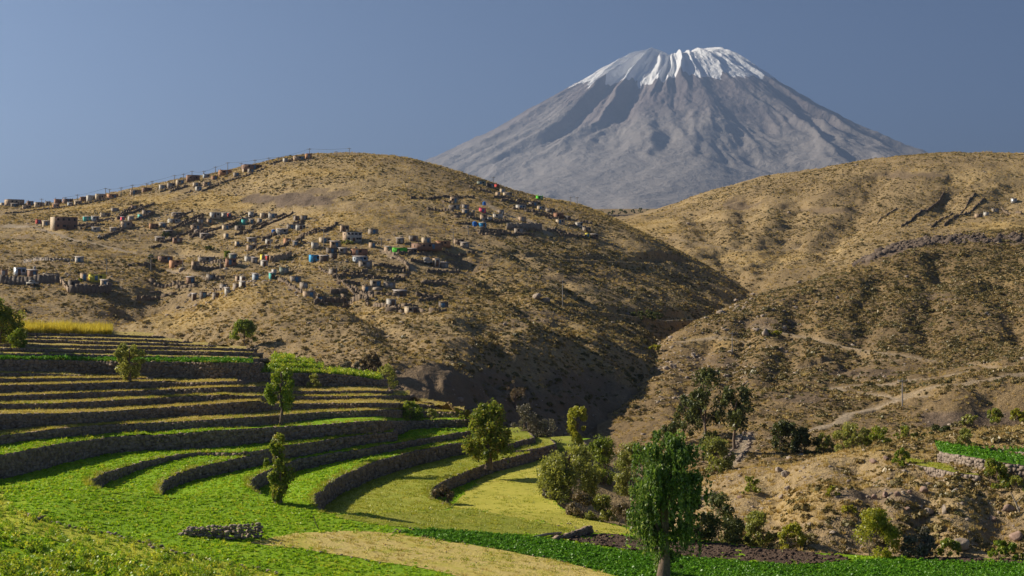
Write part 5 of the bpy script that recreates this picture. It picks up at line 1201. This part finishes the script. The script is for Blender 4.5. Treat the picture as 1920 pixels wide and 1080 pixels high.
# blue water tanks, parked vehicles
def tank(px, py, wpx, hpx, mat, label):
    p = hit(px, py); k = p.y / F; r = wpx * k / 2; H = hpx * k; root = empty('water_tank', p); tag(root, label, 'water tank', None, 'thing')
    z = np.array([-.3, 0.05 * H, .1 * H, .45 * H, .5 * H, .55 * H, .82 * H]); rr = np.array([.97, 1, .98, 1, .95, 1, .98]) * r
    link('body', mesh_np('body', *tube(np.column_stack([z * 0, z * 0, z]), rr, 14), mat=mat, smooth=True), root)
    link('lid', mesh_np('lid', *tube([(0, 0, .82 * H), (0, 0, .93 * H), (0, 0, H), (0, 0, H + .02)], [r * .98, r * .6, r * .3, .01], 14), mat=mat, smooth=True), root)
tank(908, 385, 6, 7, HM['tankblue'], 'small deep blue water tank above the pinkish red house')
tank(890, 424, 8, 9, HM['tankblue'], 'deep blue water tank beside the bright blue shed on the right shoulder')
tank(513, 437, 7, 7, HM['tankblue'], 'deep blue water tank in the middle of the sloping village')
tank(676, 452, 5, 7, HM['white'], 'white water tank in front of the two-storey white house')
tank(65, 507, 5, 8, HM['white'], 'white water tank on the roofline of the dark compound')
TYRE = m_simple('tyre_rubber', (0.02, 0.02, 0.02), (0.04, 0.04, 0.04), 4, 0.8, 0)
GLASS = m_simple('vehicle_glass', (0.03, 0.035, 0.04), (0.05, 0.06, 0.07), 1, 0.15, 0, spec=.6)
def vehicle(px, py, lpx, yaw, label, truck):
    p = hit(px, py); k = p.y / F; Lh = lpx * k / 2; root = empty('truck' if truck else 'car', p + Vector((0, 0, .1)), yaw); tag(root, label, 'truck' if truck else 'car', None, 'thing')
    hgt = 1.5
    V = np.array([(-Lh,-.8,.35),(Lh,-.8,.35),(Lh,.8,.35),(-Lh,.8,.35),(-Lh,-.8,.95),(Lh,-.75,.85),(Lh,.75,.85),(-Lh,.8,.95)]); Q = [(0,3,2,1),(4,5,6,7),(0,1,5,4),(1,2,6,5),(2,3,7,6),(3,0,4,7)]
    link('body', mesh_np('body', V, Q, mat=HM['white']), root)
    c0, c1 = (Lh * .25, Lh * .85) if truck else (-Lh * .6, Lh * .45)
    V = np.array([(c0,-.72,.9),(c1,-.72,.88),(c1,.72,.88),(c0,.72,.9),(c0+.2,-.6,hgt),(c1-.35,-.6,hgt),(c1-.35,.6,hgt),(c0+.2,.6,hgt)])
    cab = link('cabin', mesh_np('cabin', V, Q, mat=HM['white']), root)
    link('window', bm_('window', [((c0 + .35, -.70, 1.02), (c1 - .45, -.64, hgt - .12))], GLASS), cab)
    if truck: link('cargo_box', bm_('cargo_box', [((-Lh, -.85, .953), (Lh * .2, .85, 2.1))], HM['white']), root)
    for sx in (-.62, .62):
        for sy in (-1, 1):
            a = np.linspace(0, 6.283, 13)[:-1]; ring = np.stack([np.cos(a) * .33 + sx * Lh, a * 0 + sy * .78, np.sin(a) * .33 + .33], -1); V = np.vstack([ring - (0, .1, 0), ring + (0, .1, 0), [(sx * Lh, sy * .78 - .1, .33), (sx * Lh, sy * .78 + .1, .33)]])
            Qd = [(i, (i + 1) % 12, 12 + (i + 1) % 12, 12 + i) for i in range(12)]; Tt = [(i, 24, (i + 1) % 12) for i in range(12)] + [(12 + i, 12 + (i + 1) % 12, 25) for i in range(12)]
            link('wheel', mesh_np('wheel', V, Qd, Tt, TYRE), root)
vehicle(803, 496, 17, math.radians(8), 'white truck parked beside the narrow white house', True)
vehicle(61, 536, 20, math.radians(-6), 'pale car parked below the dark compound', False)
vehicle(187, 448, 8, math.radians(20), 'small pale car on the dirt road at the left', False)

# ------------------------------------------------------------------ boundary and retaining walls of the village plots
PWALL = m_simple('plot_wall_stone', (0.11, 0.082, 0.058), (0.24, 0.18, 0.125), 1.0, 0.95, 0.6, 0.1, world=True)
PW = []
def plot_wall(pts, h=0.9, th=0.5, label=None, mat=None, rough=0.35):
    P = [hit(a, b) for a, b in pts]; P = [p for p in P if p is not None]
    if len(P) < 2: return
    Q = resample(np.array([tuple(p) for p in P]), 1.1); items = []
    L = L1 if P[0].x / P[0].y * F + 960 < 1400 else L2
    for a, b in zip(Q[:-1], Q[1:]):
        m = (a + b) / 2; z = float(L.height(np.array([m[0]]), np.array([m[1]]))[0]); ln = np.hypot(*(b - a)[:2]); yaw = math.atan2(b[1] - a[1], b[0] - a[0])
        hh = h * random.uniform(1 - rough, 1 + rough * .6)
        items.append((m[0], m[1], z + hh * .5 - .35, ln * 1.12, th, hh + .7, yaw))
        if random.random() < .6: items.append((m[0] + random.uniform(-.4, .4), m[1] - .2, z + hh + .02, random.uniform(.3, .7), th * .8, random.uniform(.2, .4), yaw))
    o = link('boundary_wall', stones_mesh('boundary_wall', items, mat or PWALL)); PW.append((o, np.mean([a for a, _ in pts]), np.mean([b for _, b in pts]), label))
    o['kind'] = 'thing'
DIAG = [[(9,401),(80,393),(151,384)],[(151,384),(211,373)],[(223,405),(255,390)],[(210,434),(252,423)],[(145,424),(178,420)],[(150,430),(196,421)],[(180,416),(214,410)],[(255,414),(290,400)],
 [(310,431),(351,414)],[(419,416),(466,401)],[(458,440),(505,420),(552,399)],[(355,414),(382,402)],[(340,405),(362,397)],[(300,361),(336,350)],[(319,361),(352,350)],[(347,363),(361,358)],[(378,360),(411,347)],[(413,345),(475,326)],[(481,322),(502,314)],[(505,310),(550,301)],
 [(560,446),(605,436),(633,421)],[(514,469),(570,446)],[(480,470),(506,460)],[(440,466),(480,450)],[(380,440),(420,426)],[(330,441),(372,429)],[(400,432),(452,418)],[(470,430),(500,418)],[(300,455),(335,446)],[(500,445),(530,433)],[(575,440),(600,430)],
 [(598,503),(640,530),(691,574)],[(518,521),(540,535),(566,551)],[(725,474),(745,488),(767,508)],[(660,540),(700,560)],
 [(623,521),(660,520),(699,521)],[(631,533),(676,535)],[(700,523),(760,526)],[(690,553),(745,557)],[(640,557),(690,566)],[(630,512),(690,511)],[(700,500),(760,505)],[(770,490),(810,492)],[(745,477),(800,480)],[(830,472),(890,476)],[(590,570),(655,574)],[(700,577),(755,587)],[(800,510),(860,514)],[(790,532),(840,536)],[(780,556),(830,560)],
 [(879,351),(921,362)],[(770,374),(830,370),(890,372)],[(800,392),(850,396)],[(925,372),(1005,382)],[(940,378),(1000,388)],[(985,396),(1030,404)],[(1000,402),(1070,410)],[(880,410),(960,416)],[(900,428),(950,436)],[(1030,430),(1055,444)],[(1060,442),(1115,446)],[(1070,414),(1110,420)],[(960,392),(1010,399)],[(830,381),(880,388)],[(900,437),(1000,445)],[(850,401),(880,406)],
 [(280,527),(345,533)],[(280,548),(302,549)],[(303,558),(330,551)],[(330,541),(370,538)],[(256,562),(300,560)],[(240,500),(290,502)],[(385,527),(420,524)],[(400,545),(430,540)],[(360,505),(420,501)],[(380,496),(440,494)],
 [(1645,420),(1681,391)],[(1690,427),(1770,361)],[(1746,427),(1828,363)],[(1770,425),(1846,374)],[(1878,392),(1915,402)]]
wr = random.Random(21)
for _ in range(46):      # more of the same low plot walls, along the slope lines of each quarter
    q = wr.random()
    if q < .5: a, b, L_, s_ = wr.uniform(150, 570), wr.uniform(398, 468), wr.uniform(16, 42), -wr.uniform(.3, .5)
    elif q < .75: a, b, L_, s_ = wr.uniform(590, 830), wr.uniform(505, 588), wr.uniform(20, 50), wr.uniform(-.03, .08)
    else: a, b, L_, s_ = wr.uniform(850, 1070), wr.uniform(378, 440), wr.uniform(20, 45), wr.uniform(.02, .14)
    DIAG.append([(a, b), (a + L_ / 2, b + s_ * L_ / 2), (a + L_, b + s_ * L_)])
for d in DIAG: plot_wall(d, random.uniform(.7, 1.15))
plot_wall([(950, 430), (980, 431), (1016, 430)], 2.2, .6, 'tall grey retaining wall on the right shoulder of the hill', HM['grey'], .05)
plot_wall([(0, 531), (60, 533), (112, 531)], 2.2, .6, 'long dark retaining wall under the compound at the left edge', HM['dark'], .08)
plot_wall([(130, 551), (170, 551), (208, 545)], 2.2, .6, 'dark retaining wall below the yellow long building', HM['dark'], .08)
plot_wall([(112, 527), (120, 536), (129, 549)], 1.2, .5, 'narrow pale wall running downhill inside the compound', HM['tan'], .1)
plot_wall([(45, 492), (90, 491), (140, 491)], 1.0, .3, 'long low pale grey wall across the golden meadow', HM['grey'], .05)
plot_wall([(506, 492), (525, 488), (547, 481)], 2.0, .4, 'long tan adobe wall at the end of the dirt road', HM['tan'], .05)
G2 = {}
for w_ in PW: 
    if w_[3]: tag(w_[0], w_[3], 'wall', None)
    else: G2.setdefault(area_of(w_[1], w_[2]), []).append(w_)
for ar, L in G2.items():
    L.sort(key=lambda q: q[1])
    for i, q in enumerate(L): tag(q[0], 'dark rubble plot wall %s, %s from left' % (ar, ORD[i]) if len(L) > 1 else 'dark rubble plot wall ' + ar, 'wall', 'rubble plot walls ' + ar)
# wall on the plain
Yw = 1490.0; xs = np.linspace(1088, 1232, 60); it = []
for a, b in zip(xs[:-1], xs[1:]):
    m = (a + b) / 2; X = float(ray_xy(m, Yw)); z = float(ground_z(np.array(X), np.array(Yw))); it.append((X, Yw, z + 1.2, (b - a) / F * Yw * 1.05, .6, 3.4 if m > 1092 else 4, 0))
o = link('perimeter_wall', stones_mesh('perimeter_wall', it, HM['dark'])); tag(o, 'long dark perimeter wall on the plain at the foot of the volcano', 'wall', None, 'thing')

# ------------------------------------------------------------------ utility poles and wires
POLEM = m_simple('pole_concrete', (0.20, 0.18, 0.16), (0.34, 0.31, 0.28), 1.0, 0.9, .2)
POLES = [(1055,524,576,'on the bare lower slope of the village hill'),(1692,710,762,'beside the hairpin of the track on the right hill'),(1373,622,662,'on the stony nose of the right hill'),(850,428,468,'at the end of the brown long building'),(607,424,468,'above the bright blue house'),(200,483,516,'in the dark compound'),(283,478,509,'left of the first house on the dirt road'),(413,484,506,'in front of the dirt road cluster, near its red brick house'),(343,482,502,'beside the orange two-storey house'),(507,448,468,'beside the lower village rows'),(124,416,432,'in front of the big brown brick house'),(92,376,393,'below the far left skyline houses'),(37,376,386,'at the long tan building on the skyline'),(715,445,462,'right of the two-storey white house'),(878,425,440,'left of the bright blue shed on the shoulder'),(755,440,452,'above the large green shed')]
RIDGE = [(52,369,378),(78,368,380),(122,361,374),(145,364,376),(198,352,364),(205,354,365),(227,351,366),(248,346,358),(275,343,356),(285,339,352),(327,328,344),(344,325,338),(360,320,332),(382,316,328),(404,312,324),(427,304,322),(452,301,312),(478,299,314),(504,295,308),(522,294,304),(580,278,292),(655,277,292),(630,283,291),(925,331,346),(1070,368,384),(1082,369,386)]
def pole(px, yt, yb, label, group):
    p = hit(px, yb) or hit(px, yb + 4) or hit(px, yb + 8)
    if p is None: return None
    H = (yb - yt) / F * p.y; r = 0.11 if p.y < 480 else 0.16; root = empty('utility_pole', p); tag(root, label, 'utility pole', group, 'thing')
    link('pole', mesh_np('pole', *tube([(0, 0, -.4), (0, 0, H * .5), (0, 0, H)], [r * 1.3, r, r * .7], 8), mat=POLEM, smooth=True), root)
    arm = link('crossarm', bm_('crossarm', [((-.9, -.08, H - .55), (.9, .08, H - .38))], POLEM), root)
    link('insulator', bm_('insulator', [((x - .06, -.06, H - .378), (x + .06, .06, H - .15)) for x in (-.8,)], HM['white']), arm); link('insulator', bm_('insulator', [((.74, -.06, H - .378), (.86, .06, H - .15))], HM['white']), arm)
    return p + Vector((0, 0, H - .2))
for px, a, b, t in POLES: pole(px, a, b, 'utility pole standing ' + t, 'utility poles in the village')
tips = [pole(px, a, b, 'thin utility pole on the skyline, %s from left' % ORD[i], 'utility poles along the skyline') for i, (px, a, b) in enumerate(sorted(RIDGE))]
WIREM = m_simple('wire', (0.05, 0.05, 0.05), (0.08, 0.08, 0.08), 1, .7, 0)
def wire(idx, label):
    parts = []
    for a, b in zip(idx[:-1], idx[1:]):
        A, B = tips[a], tips[b]
        if A is None or B is None: continue
        t = np.linspace(0, 1, 9); P = np.array([tuple(A.lerp(B, float(u))) for u in t]); P[:, 2] -= 4 * (B - A).length * .018 * t * (1 - t)
        parts.append(tube(P, [0.045] * 9, 4))
    if parts: tag(link('power_line', mesh_np('power_line', *merge(parts), mat=WIREM)), label, 'power line', None, 'thing')
wire([2, 4, 6, 7, 8, 9, 10], 'thin power line sagging between poles on the far left skyline'); wire([10, 12, 13, 14, 15, 17, 18, 19, 20, 22], 'thin power line climbing the ridge to the hilltop')
# builders' rubble and low clutter around the houses
r_ = np.random.default_rng(77); pts = []; scs = []
for h in HOUSES:
    b = h[0].location
    for _ in range(16):
        x = b.x + r_.normal() * 6; y = b.y + r_.normal() * 6; pts.append((x, y)); scs.append(r_.lognormal(-.25, .45))
A = np.array(pts); L_ = np.where(A[:, 0] / A[:, 1] * F + 960 < 1400, L1.height(A[:, 0], A[:, 1]), L2.height(A[:, 0], A[:, 1]))
scatter('rubble', 'rock', np.column_stack([A, L_ + .05]), np.array(scs), 'heaps of loose stone and rubble between the village houses', 'rubble')
# ------------------------------------------------------------------ boulders and single stones
def rock(name, label, px, py, wpx, hpx, surf=None, seed=1, mat=None, group=None):
    p = surf if isinstance(surf, Vector) else hit(px, py, surf)
    if p is None: return
    V, Tt = rock_verts(seed, 3, 0.5); s = wpx / F * p.y / 2; h = hpx / F * p.y / 2 / .7
    V = V * np.array([s, s * .85, h * .8]); V[:, 2] += h * .35
    V += 0.06 * s * np.stack([fbm(V[:, 0] * 3 / s, V[:, 2] * 3 / s, seed + i, 3) for i in range(3)], -1)
    o = link(name, mesh_np(name, V, None, Tt, mat or ROCKM, smooth=False), None, p); o.rotation_euler = (0, 0, seed * 1.3)
    tag(o, label, 'boulder', group, 'thing')
RED = m_simple('reddish_rock', (0.20, 0.13, 0.10), (0.36, 0.25, 0.19), 1.2, .9, .6, .08)
BL = [(1008,560,30,16,'large pale boulder alone on the lower village hill',None),(1024,566,18,14,'smaller boulder downhill of the large pale boulder',None),(1436,628,22,18,'big rounded boulder on the nose of the right hill',None),(1418,622,14,11,'boulder just left of the big rounded boulder',None),(1380,566,16,10,'pale boulder on the crest of the right hill, lower end',None),(1412,554,13,9,'boulder higher along the crest of the right hill',None),(1470,618,14,10,'squat boulder right of the big rounded boulder',None),(1300,668,14,11,'boulder at the ravine head, upper of two',None),(1262,690,16,14,'boulder at the ravine head, lower of two',None),(1345,700,13,10,'boulder above the eucalyptus trees',None),
 (1734,924,20,20,'upright dark boulder casting a shadow on the stony slope',(L4,)),(1742,966,26,20,'angular boulder low on the stony slope',(L4,)),(1770,962,20,26,'slanting rock slab beside the angular boulder',(L4,)),(1800,1028,40,32,'largest boulder at the foot of the stony slope',(L4,)),(1662,864,24,18,'reddish boulder on the crest of the stony slope',(L4,)),(1638,868,18,12,'flat boulder left of the reddish crest boulder',(L4,)),(1474,892,20,14,'pale rock at the upper left of the stony slope',(L4,)),(1460,884,16,14,'tilted pale rock on the stony slope crest',(L4,)),(1475,920,14,18,'leaning pale stone on the upper stony slope',(L4,)),(1466,934,14,10,'low pale stone below the leaning stone',(L4,)),(1388,934,16,10,'stone beside the small dark green bush',(L4,)),(1590,905,12,9,'small stone in the middle of the stony slope',(L4,)),(1700,955,14,9,'stone under the dark rock band',(L4,)),(1640,935,14,12,'rock in the dark band, leftmost',(L4,)),(1660,932,18,14,'rock in the dark band, second from left',(L4,)),(1684,930,16,14,'rock in the dark band, third from left',(L4,)),(1706,926,14,12,'rock in the dark band, rightmost',(L4,)),(1750,1015,22,10,'flat slab left of the largest boulder',(L4,)),(1890,960,30,24,'dark rock outcrop near the right frame edge, upper',(L4,)),(1905,1010,34,26,'dark rock outcrop near the right frame edge, lower',(L4,)),(1860,975,20,14,'rock left of the dark outcrop',(L4,)),(1520,985,16,10,'stone near the yellow-green low bush',(L4,)),(1560,1000,18,10,'stone by the large yellow-green bush',(L4,)),
 (1010,380,8,5,'pale stone near the bright green house on the shoulder',None),(600,620,10,8,'dark boulder on the slope above the terraces, left',None),(580,608,9,8,'pale-topped boulder on the slope above the terraces',None),(640,600,8,6,'small boulder on the slope below the village',None),(1700,520,10,7,'boulder in the middle of the right hill',None),(1570,560,10,8,'boulder on the face of the right hill, upper left',None),(1600,650,12,9,'boulder on the lower face of the right hill',None),(1850,590,10,8,'boulder high on the right hill near the frame edge',None),(1290,420,9,6,'boulder on the far right hill, left end',None),(1480,400,9,6,'boulder on the far right hill, centre',None)]
for i, (px, py, wd, h, lab, sf) in enumerate(BL): rock('boulder', lab, px, py, wd, h, sf, 40 + i, RED if 'red' in lab or 'dark' in lab else None, 'boulders on the slopes')

# ruined stone wall and stone rows in the foreground: every stone its own piece
SM = []
for i in range(5):
    V, Tt = rock_verts(200 + i, 1, .4); SM.append(mesh_np('stone', V, None, Tt, STONE_LIT))
def pile(name, label, cat, spots):
    c = np.mean([s[:3] for s in spots], axis=0); root = empty(name, tuple(c)); tag(root, label, cat, None, 'thing')
    for i, (x, y, z, s) in enumerate(spots):
        o = link('stone', SM[i % 5], root); o.location = (x - c[0], y - c[1], z - c[2]); o.scale = (s * random.uniform(.8, 1.3), s * random.uniform(.8, 1.2), s * random.uniform(.7, 1)); o.rotation_euler = (random.uniform(-.3, .3), random.uniform(-.3, .3), random.uniform(0, 6.28))
sp = []
for row in range(6):
    for px in np.arange(338 + row * 8, 491, 5.2 + row * .3):
        top = np.interp(px, [336, 360, 400, 440, 470, 490], [0.3, .5, .65, .85, 1.0, .95])
        if row * .2 > top: continue
        p = on_level('P1', px + random.uniform(-2, 2), np.interp(px, [336, 400, 440, 490], [1004, 1008, 1013, 1008])); sp.append((p.x, p.y + random.uniform(-.2, .25), p.z + .12 + row * .19, random.uniform(.17, .27)))
pile('ruined_wall', 'ruined dark stone wall standing alone in the green foreground', 'stone wall', sp)
def row(label, pts, step, smin, smax, jit=.25):
    P = np.array(pts, float); X, Y, Z = unproj(P[:, 0], P[:, 1], z1); Q = resample(np.column_stack([X, Y]), step); s = []
    for x, y in Q:
        for _ in range(random.choice((1, 1, 2))):
            a, b = x + random.uniform(-jit, jit), y + random.uniform(-jit, jit) * 1.6; s.append((a, b, float(z1(a, b)) + .10, random.uniform(smin, smax)))
    pile('stone_row', label, 'stone row', s)
row('row of pale stones along the yellow weedy verge', [(42,968),(130,990),(220,1006),(300,1030),(370,1048),(440,1062),(520,1080)], .42, .11, .22)
row('short stone row at the near corner of the tan field', [(480,1014),(520,1022),(570,1032),(640,1044),(720,1058)], .8, .06, .13)
row('stones along the far edge of the tan field', [(755,1003),(820,1012),(900,1024),(1000,1042),(1100,1066)], .9, .05, .12)
row('scattered stones between hay field and ploughed strip', [(1035,982),(1060,985),(1085,990),(1100,994)], .35, .05, .12, .8)
row('stones at the left end of the dark alfalfa strip', [(735,1000),(755,997),(778,994)], .35, .07, .14)
row('loose stones scattered on the tan field', [(560,1020),(660,1020),(760,1030),(860,1045)], .9, .04, .09, 1.6)
# small wall at the ploughed strip, fallen log, leaning stick
P = np.array([(1108,988),(1085,992),(1060,996),(1030,1002)], float); X, Y, Z = unproj(P[:, 0], P[:, 1], lambda a, b: z1(a, b) + .45); E = resample(np.column_stack([X, Y, Z]), .4)
E[:, 2] = z1(E[:, 0], E[:, 1]) + np.interp(np.linspace(0, 1, len(E)), [0, 1], [.62, .12])
stone_wall('short dark wall at the corner of the ploughed strip', E, z1(E[:, 0], E[:, 1])); 
LOGM = m_simple('dead_wood', (0.30, 0.24, 0.18), (0.46, 0.38, 0.29), 3, .9, .4, .03)
a, b = on_level('P1', 1000, 1009), on_level('P1', 1052, 1002)
o = link('fallen_log', mesh_np('fallen_log', *tube([a + Vector((0, 0, .1)), a.lerp(b, .5) + Vector((0, 0, .16)), b + Vector((0, 0, .12))], [.06, .1, .08], 8), mat=LOGM, smooth=True)); tag(o, 'pale fallen log at the edge of the ploughed strip', 'log', None, 'thing')
a = on_level('P1', 598, 992); o = link('stick', mesh_np('stick', *tube([a, a + Vector((-.25, 0, .45)), a + Vector((-.38, .1, .95))], [.035, .03, .015], 6), mat=BARK)); tag(o, 'thin leaning stick in the green foreground field', 'stick', None, 'thing')
a = hit(1912, 962, (L4,))
if a: o = link('dead_branch', mesh_np('dead_branch', *merge([tube([a, a + Vector((-.3, 0, .8)), a + Vector((-.7, 0, 1.6))], [.07, .06, .03], 6), tube([a + Vector((-.3, 0, .8)), a + Vector((.3, 0, 1.3))], [.04, .015], 5)]), mat=LOGM)); tag(o, 'bleached dead branch near the right frame edge', 'branch', None, 'thing')
# walled green plots on the stony slope
def plot(label, pts, hgt, back, fieldkey, crop_label):
    B = [hit(a, b, (L4,)) for a, b in pts]; B = [q for q in B if q]
    Q = resample(np.array([tuple(q) for q in B]), .5); zt = Q[:, 2] + hgt; zt = smooth1(zt, 5)
    top = np.column_stack([Q[:, :2], zt]); stone_wall(label, top, Q[:, 2] - .2, mat=STONE_LIT, group=None)
    n = len(Q); rows = [np.column_stack([Q[:, 0] + t * .02 * Q[:, 0] / 3, Q[:, 1] + t, zt + .01 * t]) for t in np.linspace(0, back, 5)]
    I = np.arange(n * 5).reshape(5, n); Qd = np.stack([I[:-1, :-1], I[:-1, 1:], I[1:, 1:], I[1:, :-1]], -1).reshape(-1, 4)
    tag(link('terrace_field', mesh_np('walled_plot', np.concatenate(rows), Qd, mat=FIELD[fieldkey], smooth=True)), kind='structure')
    r = np.random.default_rng(4); m = int(n * back * 3); i = r.integers(0, n, m); t = r.uniform(0.1, 1, m) * back
    scatter('crop_rows', 'lush' if fieldkey == 'lush' else 'olive', np.column_stack([Q[i, 0] + t * .02 * Q[i, 0] / 3, Q[i, 1] + t, zt[i] + .01 * t]), .8 * r.lognormal(0, .2, m), crop_label, 'crop')
plot('sunlit stone wall under the green plot at the right', [(1762,868),(1800,874),(1850,882),(1900,892),(1990,905)], .95, 7, 'lush', 'green crop on the walled plot of the stony slope')
plot('low rubble wall in front of the sunlit stone wall', [(1702,876),(1740,884),(1790,892),(1835,900)], .35, 4, 'olive', 'short grass on the lower walled plot of the stony slope')
plot('uppermost low wall of the green plots at the right', [(1795,848),(1850,852),(1920,856),(1990,860)], .35, 4, 'lush', 'green crop on the uppermost walled plot')
# causeway rubble
for j, (dx, lab) in enumerate(((-14, 'rubble edge along the left side of the causeway'), (14, 'rubble edge along the right side of the causeway'))):
    P = [hit(px + dx * (.5 + .5 * t), py, (L3,)) for px, py, t in ((1402, 812, 0), (1396, 828, .4), (1384, 850, .8), (1368, 866, 1))]; P = [p for p in P if p]
    if len(P) > 2:
        Q = resample(np.array([tuple(p) for p in P]), .5); pile('rubble_row', lab, 'stone row', [(q[0] + random.uniform(-.3, .3), q[1] + random.uniform(-.3, .3), float(L3.height(np.array([q[0]]), np.array([q[1]]))[0]) + .15, random.uniform(.2, .45)) for q in Q])
